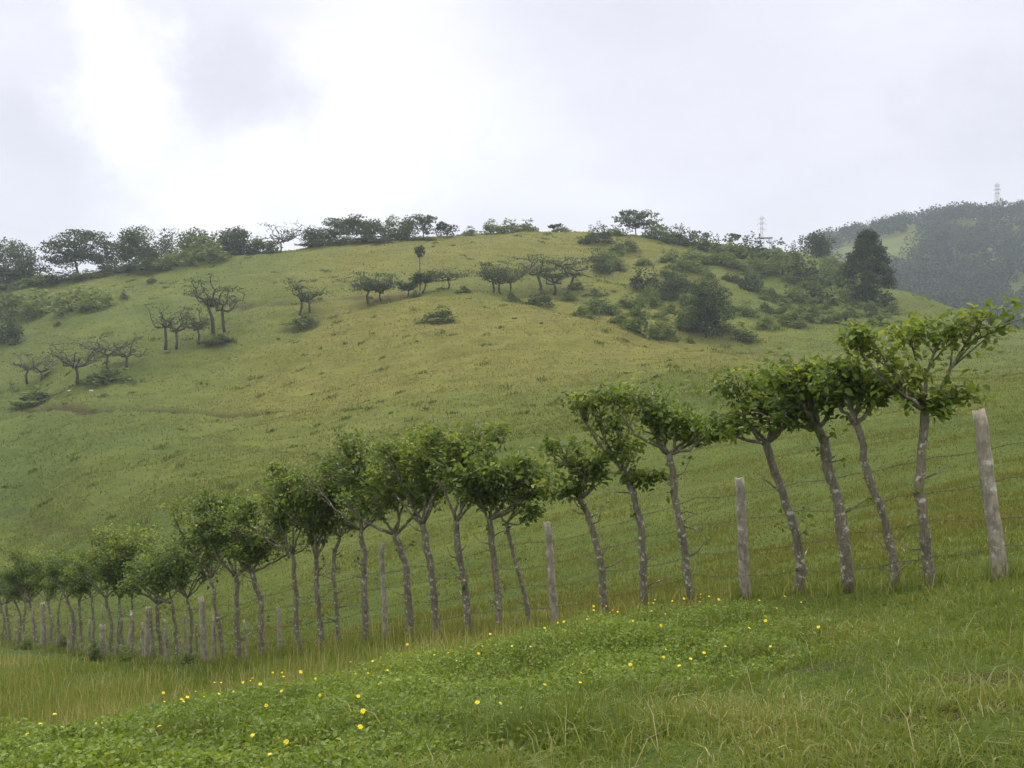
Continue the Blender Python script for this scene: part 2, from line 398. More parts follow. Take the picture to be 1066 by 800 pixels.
# ------------------------------------------------------------------ grass
def fenceY0(p): return 1 / np.interp(p, [-200, -100, 0, 45, 150, 212, 402, 577, 777, 1045, 1300.], [1/85., 1/58., 1/40., 1/35., 1/26., 1/22., 1/17., 1/14.4, 1/12., 1/9.2, 1/7.2])
def scatter(rng, n, y0, y1, p0=-120, p1=1190):
    Y = np.exp(rng.uniform(math.log(y0), math.log(y1), n)); px = rng.uniform(p0, p1, n)
    return (px - CX) / F * Y, Y
rng = np.random.default_rng(21)
mb = MB()
x, Y = scatter(rng, 540000, 2.2, 15, -350, 1750)
e_ = sstep(.9, .1, polydist(x, Y, np.vstack([BANK[11:20]])))
k = (~bankmask(x, Y) | (rng.random(len(x)) < .26 + .24 * sstep(-.1, .4, fbm(x * 1.3 + 20, Y * 1.3, 3)) + .5 * e_)) & (rng.random(len(x)) > soilmask(x, Y) * .88)
cl = fbm(x * 1.6, Y * 1.6, 3)
k &= rng.random(len(x)) < sstep(-.5, .25, cl) * .8 + .2
x, Y, cl = x[k], Y[k], cl[k]
tall = sstep(.05, .5, fbm(x * .8 + 4, Y * .8, 3))
tall = tall * .6 + sstep(1.3, .4, np.hypot((x - .25) * .8, Y - 5.2)) + .5 * sstep(.9, .3, np.hypot(x - 3.6, Y - 6.6))
h = rng.uniform(.020, .062, len(x)) * (1 + 1.3 * tall) + .02 * (cl + .5)
# the strip below the bank's foot on the right of centre carries longer blades
h *= 1 + .7 * (rng.random(len(x)) < .10)
h = np.where(bankmask(x, Y), h * .8 + bank_h(x, Y) * .75, h)
tint = np.clip(.33 + .34 * fbm(x * .8, Y * .8, 4) + rng.normal(0, .17, len(x)) + .45 * (rng.random(len(x)) < .05 + .10 * sstep(.1, .5, fbm(x * 1.1 + 8, Y * 1.1, 3))), 0, 1)
blades(mb, np.stack([x, Y, ground(x, Y)], 1), h, .0035 + .0007 * Y * rng.uniform(.6, 1.3, len(x)), tint, rng, 1.0)
# a few long arching stalks near the camera
x, Y = scatter(rng, 260, 3.0, 7, 350, 1150)
blades(mb, np.stack([x, Y, ground(x, Y)], 1), rng.uniform(.14, .30, len(x)), .0035, rng.choice([.2, .5, .9, .95], len(x)), rng, .8)
tag(mb.build('grass', M['grass']), kind='stuff')

# seeding straw grass in the dip between the bank and the fence
mb = MB()
x, Y = scatter(rng, 90000, 8, 26, -120, 760)
yl = ground(x, Y, False)
pyy = CY - yl / Y * F; pxx = CX + x / Y * F
fy = np.interp(pxx, [0, 45, 150, 212, 402, 577, 777], [40, 35, 26, 22, 17, 14.4, 12])
k = ~bankmask(x, Y) & (Y < fy * 1.1) & (rng.random(len(x)) < .25 + .75 * sstep(-.35, .25, fbm(x * .5, Y * .5, 3)))
x, Y, fy = x[k], Y[k], fy[k]
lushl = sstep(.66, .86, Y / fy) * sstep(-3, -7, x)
h = rng.uniform(.10, .36, len(x)) * (1 - .55 * lushl) * (1 - .35 * sstep(-3, 2, x))
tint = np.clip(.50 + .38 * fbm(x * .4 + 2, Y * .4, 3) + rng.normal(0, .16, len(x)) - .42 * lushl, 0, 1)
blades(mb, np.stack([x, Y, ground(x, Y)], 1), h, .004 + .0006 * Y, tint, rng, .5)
k2 = rng.random(len(x)) < .09                       # seed stalks standing above the rest
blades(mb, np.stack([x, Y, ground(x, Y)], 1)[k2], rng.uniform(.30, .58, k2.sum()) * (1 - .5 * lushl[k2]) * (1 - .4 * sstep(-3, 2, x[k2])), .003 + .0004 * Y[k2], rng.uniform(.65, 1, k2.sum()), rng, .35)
BASES = [1045, 778, 578, 402, 292, 213, 153, 106, 45, 970, 933, 886, 830, 723, 672, 632, 552, 521, 490, 456, 426, 379, 354, 335, 312, 273, 249, 233, 197, 183, 170, 140, 128, 116, 98, 86, 75, 64, 54, 36, 28, 20, 12, 3]
for b_ in BASES:
    Yb = float(fenceY0(b_)); xb = (b_ - CX) / F * Yb; nb = int(60 + rng.integers(0, 90))
    ang = rng.uniform(0, 6.28, nb); q = np.abs(rng.normal(.10, .13, nb)) + .03
    x = xb + np.cos(ang) * q * 1.5; Y = Yb + np.sin(ang) * q
    blades(mb, np.stack([x, Y, ground(x, Y)], 1), rng.uniform(.08, .30, nb), .005 + .0006 * Yb, np.clip(rng.normal(.42, .24, nb), 0, 1), rng, .7)
tag(mb.build('tall_grass', M['grass']), kind='stuff')

# tufts over the far side of the fence and up the hill
mb = MB()
x, Y = scatter(rng, 430000, 11, 70, -300, 1700)
cl = fbm(x * .6, Y * .9, 4)
k = (rng.random(len(x)) < .2 + .8 * sstep(-.4, .3, cl)) & (Y > fenceY0(x / Y * F + CX) * .97); x, Y, cl = x[k], Y[k], cl[k]
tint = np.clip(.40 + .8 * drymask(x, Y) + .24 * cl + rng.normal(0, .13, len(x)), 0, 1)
blades(mb, np.stack([x, Y, ground(x, Y)], 1), rng.uniform(.045, .12, len(x)) + .10 * np.clip(cl, 0, 1), .006 + .00062 * Y, tint, rng, .9)
x, Y = scatter(rng, 270000, 60, 235, -200, 1420)
cl = fbm(x * .18, Y * .25, 4)
k = (rng.random(len(x)) < .15 + .85 * sstep(-.4, .3, cl)) & (soilmask(x, Y) < .3); x, Y, cl = x[k], Y[k], cl[k]
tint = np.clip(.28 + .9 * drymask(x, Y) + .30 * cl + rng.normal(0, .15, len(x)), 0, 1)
blades(mb, np.stack([x, Y, ground(x, Y)], 1), rng.uniform(.10, .24, len(x)), .012 + .0008 * Y, tint, rng, .9)
# coarse darker tussocks dotted over the slope
cxs, cys = scatter(rng, 1500, 45, 215, -120, 1200)
k = rng.random(len(cxs)) < sstep(-.35, .35, fbm(cxs * .05, cys * .05 + 4, 3)); cxs, cys = cxs[k], cys[k]
sz_ = np.repeat(rng.uniform(.12, .55, len(cxs)) ** 1.2, 34); tt_ = np.repeat(rng.uniform(0, .4, len(cxs)), 34)
x = np.repeat(cxs, 34) + rng.normal(0, 1, len(sz_)) * sz_; Y = np.repeat(cys, 34) + rng.normal(0, 1, len(sz_)) * sz_ * .8
blades(mb, np.stack([x, Y, ground(x, Y)], 1), rng.uniform(.2, .6, len(x)) * (.35 + sz_), .02 + .0008 * Y, tt_, rng, .8)
tag(mb.build('hill_grass', M['hillgrass']), kind='stuff')

# ------------------------------------------------------------------ flowers
FL = [(17,773),(42,792),(57,794),(166,783),(195,768),(191,766),(170,751),(191,744),(204,744),(213,742),(228,739),(243,737),(253,738),(263,734),(71,764),
 (271,738),(284,731),(313,727),(365,711),(370,713),(388,709),(413,722),(415,728),(373,762),(378,769),(298,787),(281,795),(333,745),(502,692),(498,701),(497,763),(521,756),(263,782),(375,789),(424,697),(277,753),
 (567,682),(587,670),(618,661),(638,646),(643,646),(635,651),(675,642),(680,644),(682,635),(659,669),(688,670),(700,639),(712,645),(729,641),(738,648),(748,642),(693,693),(691,696),(733,690),(755,692),(707,706),(719,698),(567,736),(604,735),(802,691),(797,682),(780,676),(817,637),(656,724),(605,719),(834,643),(852,675)]
_r = random.Random(12); _cr = [(30,786),(80,772),(130,762),(200,748),(260,738),(320,727),(390,710),(460,696),(520,686),(590,665),(650,650),(700,643),(760,642),(810,642)]
for a, bb in _cr:
    for _ in range(3): FL.append((a + _r.uniform(-34, 34), bb + _r.uniform(0, 9)))
def flower_proto():
    root = empty('yellow_flower', (0, 0, 0)); rg_ = np.random.default_rng(2)
    mp, md, ms = MB(), MB(), MB()
    for ring, (npet, r1, zz) in enumerate(((9, .027, .0), (8, .020, .004))):
        for i in range(npet):
            a = 2 * math.pi * (i + .5 * ring) / npet + rg_.normal(0, .06); d = np.array([math.cos(a), math.sin(a), 0]); w = np.array([-d[1], d[0], 0])
            lift = rg_.uniform(.002, .010); p0 = d * .005 + [0, 0, zz]; pm = d * r1 * .6 + [0, 0, zz + lift]; pt = d * r1 + [0, 0, zz + lift * .6]
            mp.add([p0, pm + w * .0048, pt + w * .003, pt - w * .003, pm - w * .0048], [(1, 2, 3, 4)], [(0, 1, 4)], rg_.uniform(0, 1))
    for i in range(3):
        rr = (.0085, .007, .0035)[i]
        md.add([[math.cos(t) * rr, math.sin(t) * rr, .003 + .0032 * i] for t in np.arange(8) * math.pi / 4], None, None, .5)
    for i in range(2):
        md.q.append(np.array([[i*8+j, i*8+(j+1) % 8, (i+1)*8+(j+1) % 8, (i+1)*8+j] for j in range(8)]))
    md.q.append(np.array([[16, 17, 18, 19], [16, 19, 20, 23], [20, 21, 22, 23]]))
    tube(ms, [[.006, 0, -.12], [.002, .003, -.06], [0, 0, 0]], [.0022, .002, .002], 5)
    mp.build('petals', M['petal'], root); md.build('flower_centre', M['disc'], root); ms.build('stem', M['stem'], root)
    return root
def copy_tree(o, parent=None):
    c = o.copy(); C.objects.link(c)
    if parent is not None: c.parent = parent; c.matrix_parent_inverse = o.matrix_parent_inverse.copy()
    for ch in o.children: copy_tree(ch, c)
    return c
proto = flower_proto(); rg_ = random.Random(5)
for i, (a, bb) in enumerate(FL):
    f = proto if i == 0 else copy_tree(proto)
    g = hit(a, bb + 6); hgt = bank_h(g[0:1], g[1:2])[0] + rg_.uniform(.03, .08)
    f.location = (g[0], g[1], g[2] + hgt)
    f.rotation_euler = (rg_.uniform(-.1, 1.0), rg_.uniform(-.6, .6), rg_.uniform(-.5, .5))
    s = rg_.uniform(.28, .56) if i < 68 else rg_.uniform(.24, .42) * (1 + .04 * max(0, g[1] - 7)); f.scale = (s, s, s)
    if bb < 716 - 0 * a and (a > 600 and bb < 652):
        lab, gr = 'small yellow daisy-like flower on the right crest of the leafy bank', 'yellow flowers on the right crest of the bank'
    elif a > 520: lab, gr = 'small yellow daisy-like flower low on the right half of the leafy bank', 'yellow flowers on the right face of the bank'
    elif bb < 1.0 * 790 - .245 * a: lab, gr = 'small yellow daisy-like flower on the left crest of the leafy bank against straw grass', 'yellow flowers on the left crest of the bank'
    else: lab, gr = 'small yellow daisy-like flower among leaves on the left face of the bank', 'yellow flowers on the left face of the bank'
    tag(f, lab, 'flower', gr)

# ------------------------------------------------------------------ the living fence
FPX = np.array([-200, -100, 0, 45, 150, 212, 402, 577, 777, 1045, 1300.])
FIV = np.array([1/85., 1/58., 1/40., 1/35., 1/26., 1/22., 1/17., 1/14.4, 1/12., 1/9.2, 1/7.2])
def fenceY(px): return float(1 / np.interp(px, FPX, FIV))

# posts: foot px, top px, top py, radius m
POSTS = [
 (1045, 1018, 428, .074, 'thick pale wooden post leaning left at the right end of the fence'),
 (778, 769, 498, .072, 'stout grey lichened post between two fence trees, second post from the right'),
 (578, 569, 544, .065, 'pale grey weathered post standing alone, third from the right'),
 (402, 398, 566, .050, 'slim grey post among dense trees with a pale split lower half'),
 (292, 289, 632, .045, 'short thin dark post between two close trunks near the left half'),
 (213, 209, 622, .075, 'grey lichened post in front of the left trees, beside a leaning trunk'),
 (153, 154, 632, .085, 'slightly bent grey post under the tall bushy left tree'),
 (106, 107, 651, .105, 'short thick whitish post under the dense left crowns'),
 (45, 44, 628, .11, 'pale grey post near the left end of the fence'),
]
for i, (fx, tx, ty, rad, lab) in enumerate(POSTS):
    Yp = fenceY(fx); x0 = (fx - CX) / F * Yp; z0 = float(ground(x0, Yp)); top = at(tx, ty, Yp)
    rg_ = np.random.default_rng(100 + i); mb = MB(); k = 12
    t = np.linspace(0, 1, k)[:, None]
    P = (1 - t) * np.array([x0, Yp, z0 - .12]) + t * top
    P[1:-1, 0] += np.cumsum(rg_.normal(0, .004, k - 2)); P[1:-1, 1] += np.cumsum(rg_.normal(0, .004, k - 2))
    tube(mb, P, rad * np.linspace(1.0, .76, k), 11, .5, .11, rg_)
    # uneven sawn / weathered top
    mb.v[-1][(k - 1) * 11:k * 11, 2] += rg_.uniform(-.03, .02, 11)
    o = mb.build('fence_post', M['post'], None, (x0, Yp, z0)); tag(o, lab, 'post', 'wooden posts of the fence')

# thin dead stakes set between the trunks at the far end of the row
STAKES = [(8,636),(17,642),(33,632),(49,640),(59,630),(70,646),(81,638),(92,645),(111,630),(122,640),(134,636),(147,648),(161,634),(176,645),(190,640),(204,650),(222,640),(258,645)]
for i, (fx, ty) in enumerate(STAKES):
    rg_ = np.random.default_rng(1300 + i); Yp = fenceY(fx) + rg_.uniform(-.3, .5); x0 = (fx - CX) / F * Yp; z0 = float(ground(x0, Yp)); top = at(fx + rg_.uniform(-5, 4), ty, Yp); k = 8
    t = np.linspace(0, 1, k)[:, None]; P = (1 - t) * np.array([x0, Yp, z0 - .1]) + t * top; P[1:-1] += rg_.normal(0, .018, (k - 2, 3)) * [1, 1, 0]
    mb = MB(); tube(mb, P, rg_.uniform(.026, .05) * np.linspace(1.1, .8, k), 8, .5, .15, rg_)
    nth = ['first', 'second', 'third', 'fourth', 'fifth', 'sixth', 'seventh', 'eighth', 'ninth', 'tenth', 'eleventh', 'twelfth', 'thirteenth', 'fourteenth', 'fifteenth', 'sixteenth', 'seventeenth', 'eighteenth'][i]
    tag(mb.build('fence_stake', M['post' if i % 3 else 'bark'], None, (x0, Yp, z0)), 'thin bare stake, ' + nth + ' from left among the stakes between the left fence trunks', 'stake', 'thin stakes of the fence')

def living_tree(i, base, trunk, ells, lab, rad=.068, bright=.45, dy=0.0, dens=1.0):
    rg_ = np.random.default_rng(500 + i)
    Yt = fenceY(base) + dy; m1 = Yt / F
    x0 = (base - CX) / F * Yt; z0 = float(ground(x0, Yt)); org = np.array([x0, Yt, z0])
    root = empty('fence_tree', org); tag(root, lab, 'tree', 'living fence trees')
    wood, crown = MB(), MB()
    ctrl = np.array([[x0, Yt, z0 - .1]] + [at(a, bb, Yt) for a, bb in trunk])
    k = 16; tt = np.linspace(0, 1, len(ctrl)); tq = np.linspace(0, 1, k)
    P = pchip(tt, ctrl, tq)
    wob = np.cumsum(rg_.normal(0, 1, (k, 3)), 0); wob -= wob[0] + (wob[-1] - wob[0]) * tq[:, None]
    P = P + wob * [.012, .014, 0]
    rad = rad * .74
    rr = rad * (np.linspace(1.12, .82, k) + .22 * np.exp(-tq * 14)) * (1 + .06 * rg_.normal(size=k))
    tube(wood, P, rr, 9, .5, .10, rg_)
    fork = P[-1]
    # stubs and twigs left on the trunk after pollarding
    for s in range(rg_.integers(5, 10)):
        j = rg_.integers(2, k - 2); a = rg_.uniform(0, 6.28); L = rg_.uniform(.10, .38)
        d = np.array([math.cos(a), .5 * math.sin(a), rg_.uniform(-.1, .7)])
        Q = np.array([P[j], P[j] + d * L * .5 + rg_.normal(0, .02, 3), P[j] + d * L + rg_.normal(0, .04, 3) + [0, 0, .04]])
        tube(wood, Q, [.013, .009, .004], 5)
        if rg_.random() < .35:
            leaves(crown, Q[-1] + rg_.normal(0, .04, (5, 3)), rg_.uniform(.05, .09, 5), bright + .1, rg_)
    if base >= 600:                                            # thin flat leafy layers at the crown's edge
        ells = list(ells); c0 = ells[0]
        for q in range(rg_.integers(2, 5)):
            e_ = ells[rg_.integers(0, len(ells))]; sd = rg_.choice([-1, 1])
            ells.append((e_[0] + sd * e_[2] * rg_.uniform(.6, 1.15), e_[1] + e_[3] * rg_.uniform(-.9, .9), 13 + e_[2] * rg_.uniform(.05, .2), 5 + e_[3] * .12, .8))
    if base < 600:                                             # side sprays that reach over to the neighbours
        ells = list(ells); c0 = ells[0]
        for q in range(rg_.integers(3, 6)):
            sd = rg_.choice([-1, 1])
            ells.append((c0[0] + sd * c0[2] * rg_.uniform(.7, 1.45), c0[1] + c0[3] * rg_.uniform(-.75, .95), c0[2] * rg_.uniform(.28, .55), c0[3] * rg_.uniform(.16, .36), .8))
    for (cx, cy, rx, ry, *o) in ells:
        rx, ry = (rx * 1.16, ry * 1.02) if base < 600 else (rx * 1.16, ry * 1.08)
        dn = o[0] if o else 1.0
        ctr = at(cx, cy, Yt) + [0, rg_.uniform(-.25, .25) * rx * m1, 0]
        ax = np.array([rx * m1, max(rx * .8, ry) * m1, ry * m1])
        mid = fork + (ctr - fork) * .5 + rg_.normal(0, .06, 3) * [1, 1, .3] - [0, 0, .05]
        limb = pchip(np.array([0, .5, 1.]), np.array([fork - (P[-1] - P[-3]) * .1, mid, ctr]), np.linspace(0, 1, 9))
        limb[1:] += rg_.normal(0, .012, (8, 3))
        tube(wood, limb, np.linspace(rad * .48, .009, 9), 6)
        area = math.pi * ax[0] * ax[2]
        nt_ = max(8, int(area * 50 * dn * dens))
        for s in range(nt_):
            u = unit(rg_.normal(size=3)); u[2] = abs(u[2]) * (1 if rg_.random() < .72 else -1)
            tip = ctr + u * ax * rg_.uniform(.2, 1.0) ** .6 * (1 if rg_.random() < .78 else rg_.uniform(1.1, 1.5))
            b0 = limb[rg_.integers(4, 9)]
            bm = b0 + (tip - b0) * .55 + rg_.normal(0, .05, 3) * [1, 1, .6]
            if rg_.random() < .75: tube(wood, [b0, bm, tip], [.010, .007, .003], 4)
            nl = rg_.integers(10, 34)
            tq_ = rg_.uniform(0, 1, nl)[:, None] ** .45 * 1.08
            pp = np.where(tq_ < .55, b0 + (bm - b0) * tq_ / .55, bm + (tip - bm) * (tq_ - .55) / .45) + rg_.normal(0, rg_.uniform(.045, .08), (nl, 3)) * [1, 1, .75]
            young = max(0, u[2]) * .40 * (rg_.random() < .4)
            cb = bright + .14 + rg_.normal(0, .13) + young
            leaves(crown, pp, rg_.uniform(.035, .065, nl) + .055 * rg_.random(nl) ** 1.5, np.clip(cb + rg_.normal(0, .09, nl), 0, 1), rg_, .62, True, .35)
    wood.build('trunk', M['bark'], root, org, True); crown.build('crown', M['fence_leaf'], root, org)

T = [
 (970, [(967,560),(961,500),(962,424)], [(912,357,25,20),(950,345,24,14),(985,345,25,18),(1018,332,36,20),(990,412,26,14,.7),(935,392,26,18,.6)], 'tall fence tree with an open forked crown, beside the thick leaning post', .070, .58),
 (933, [(925,560),(905,500),(892,442)], [(885,398,38,30),(915,400,26,28,.8),(860,390,30,16)], 'thin bent fence tree second from the right with drooping leafy crown', .058, .45),
 (886, [(876,540),(866,500),(857,462),(850,445)], [(845,408,42,32),(875,395,28,26),(820,400,30,22)], 'fence tree with a two-way fork under a dense dark crown, third from the right', .078, .40),
 (830, [(829,572),(812,515),(797,460)], [(768,402,32,17),(800,425,40,28),(755,440,28,16,.8),(815,395,35,20)], 'leaning fence tree with a flat spreading crown, right of the lichened post', .070, .40),
 (723, [(712,570),(703,515),(696,472)], [(660,411,42,15),(690,440,36,20),(722,444,24,14),(636,408,18,9,.8)], 'leaning fence tree with layered flat crown, first one left of the lichened post', .066, .42),
 (672, [(668,570),(660,520),(648,490)], [(645,466,26,16),(624,437,16,14,.8),(603,418,16,9,.8),(668,498,14,5,.4)], 'sparse crooked fence tree with a small tuft on a long left limb', .062, .43),
 (632, [(625,580),(612,540),(603,519)], [(612,476,26,18,.8),(580,460,24,10,.8),(592,508,18,6,.6),(598,482,20,16,.7)], 'sparse leaning fence tree just right of the lone pale post', .060, .40),
 (552, [(543,610),(533,570),(527,545)], [(540,518,26,16,.8),(555,500,20,16,.8)], 'thin fence tree curving sharply at its foot, just left of the lone pale post', .046, .40, .5),
 (521, [(519,620),(513,575),(509,540)], [(515,498,42,30),(490,490,30,24),(548,486,24,22,.9)], 'fence tree with a wide rounded crown and lichened trunk, left of the curving thin one', .070, .40),
 (490, [(483,615),(478,575),(475,542)], [(478,466,34,26),(492,490,28,26),(500,448,22,13,.8)], 'fence tree under the highest middle crown, with a straight grey trunk', .072, .46),
 (456, [(450,610),(444,570),(440,546)], [(440,478,34,26),(428,505,26,18,.7),(455,505,20,18,.6),(450,458,26,14)], 'straight fence tree whose bare limbs fan out below a bright crown', .078, .52),
 (426, [(424,610),(420,580),(411,556)], [(408,500,36,30),(420,475,26,18),(395,525,24,18,.7)], 'knobbly fence tree just right of the slim split post', .082, .40),
 (379, [(378,610),(379,580),(376,552)], [(376,490,36,32),(368,462,22,13),(390,520,24,24)], 'straight dark fence tree just left of the slim split post', .070, .28),
 (354, [(349,610),(348,585),(354,558)], [(344,508,28,32),(350,480,20,16),(335,530,18,16,.8)], 'slim zigzag fence tree under a dark crown', .050, .30, .4),
 (335, [(332,630),(330,600),(329,582)], [(318,520,32,30),(330,545,26,20,.7),(300,500,18,12)], 'lichened fence tree forking low into thin limbs', .066, .40),
 (312, [(310,630),(308,600),(304,577)], [(292,530,32,26),(305,505,26,22),(283,488,9,6,.9)], 'fence tree with a tuft above its crown, right of the short dark post', .060, .38),
 (273, [(270,640),(266,615),(262,596)], [(272,560,34,24),(258,575,24,18,.8)], 'leaning fence tree with a low dark crown, left of the short thin dark post', .075, .30),
 (249, [(248,650),(246,620),(245,600)], [(240,562,32,26),(228,545,26,20)], 'upright fence tree with a dark straight trunk, fourth trunk left of the split post', .075, .33),
 (233, [(230,650),(225,625),(219,602)], [(213,532,28,18),(228,520,24,14),(205,555,24,16,.8),(214,575,24,16,.7)], 'thin fence tree with a broad high crown, right of the lichened front post', .055, .38, .5),
]
LT = [(197,622,188,585,26,24),(183,628,172,590,26,22),(170,628,160,592,22,20),(140,622,140,575,28,26),(128,622,122,592,20,20),(116,622,113,588,18,18),
      (98,622,95,596,20,18),(86,626,84,596,16,16),(75,622,70,592,17,17),(64,626,62,600,14,14),(54,626,52,594,15,15),(36,624,36,592,14,18),(28,628,26,602,14,14),(20,628,18,604,13,14),(12,628,10,606,13,15),(3,630,1,606,14,16),
      (-8,632,-10,606,14,15),(-20,632,-22,606,14,15),(-34,634,-36,610,14,15),(-52,634,-54,612,14,14)]
LTL = ['leaning fence tree just left of the lichened front post', 'fence tree with paired thin stems, second left of the lichened front post', 'slim fence tree first right of the bent grey post',
       'tall bushy fence tree with the highest left crown, left of the bent grey post', 'thin fence tree second left of the bent grey post', 'thin fence tree first right of the short whitish post',
       'dark leaning fence tree first left of the short whitish post', 'thin fence tree second left of the short whitish post', 'fence tree third left of the short whitish post', 'small fence tree fourth left of the short whitish post',
       'fence tree first right of the pale post near the left end', 'fence tree first left of the pale post near the left end', 'fence tree second left of the pale post near the left end',
       'dark fence tree fourth from the left end of the visible row', 'dark fence tree third from the left end of the visible row', 'dark fence tree at the very left edge of the visible row',
       'fence tree past the left edge, nearest the visible row', 'second fence tree past the left edge', 'third fence tree past the left edge', 'fourth fence tree past the left edge']
for i, t_ in enumerate(T):
    b_, tr2, el, lab, rad, br, *o = t_
    living_tree(i, b_, tr2, el, lab, rad, br, o[0] if o else 0.0, 1.05)
for i, ((b_, fy_, cx, cy, rx, ry), lab) in enumerate(zip(LT, LTL)):
    yb = 690 if b_ > 100 else 673
    ry *= 1.2; cy -= 2
    el = [(cx, cy, rx * 1.15, ry), (cx + (i % 3 - 1) * 10, cy + 12, rx, ry * .7, .9)]
    if b_ == 140: el += [(150, 560, 18, 14)]
    living_tree(40 + i, b_, [(b_ - (i * 7 % 5) + 1, (yb + fy_) / 2), (b_ - 2 - (i % 3) * 2, fy_)], el, lab, .052 + .010 * (i % 3), .26 + .09 * (i * 5 % 4) - (.10 if b_ < 45 else 0), (i % 4) * .35, .72)

# wires: four strands strung along posts and trees
stations = sorted(set([p_[0] for p_ in POSTS] + [t_[0] for t_ in T] + [l_[0] for l_ in LT] + [1120, 1220]))
WL = ['lowest', 'second lowest', 'second highest', 'top']
for wi, hgt in enumerate((.30, .62, .95, 1.25)):
    mb = MB(); P = []; rg_ = np.random.default_rng(70 + wi)
    st = []
    for s in stations:
        Ys = fenceY(s); xs = (s - CX) / F * Ys; st.append([xs, Ys - .07, float(ground(xs, Ys)) + hgt + rg_.normal(0, .035)])
    for a, bb in zip(st[:-1], st[1:]):
        a = np.array(a); bb = np.array(bb); L = np.linalg.norm(bb - a)
        for q in np.linspace(0, 1, 6)[:-1]:
            P.append(a + (bb - a) * q - [0, 0, .03 * L * 4 * q * (1 - q)])
    P.append(np.array(st[-1]))
    tube(mb, P, .0031, 4)
    for q in range(0, len(P) - 1):
        for r_ in (.25, .75):
            c_ = P[q] + (P[q + 1] - P[q]) * r_
            tube(mb, [c_ - [.008, 0, .018], c_ + [.008, 0, .018]], .0022, 3)
    tag(mb.build('barbed_wire', M['wire']), WL[wi] + ' of four rusty barbed wires strung along the fence trees', 'wire', 'barbed wires of the fence')

# ------------------------------------------------------------------ distant trees and scrub
def clump_leaves(mb, ctr, ax, n, size, tint, rng, up=.5):
    u = unit(rng.normal(size=(n, 3))); r = rng.uniform(.55, 1.05, n)[:, None]
    p = ctr + u * ax * r
    leaves(mb, p, rng.uniform(.6, 1.3, n) * size, np.clip(tint + rng.normal(0, .10, n), 0, 1), rng, up, False, .15, u * .6)

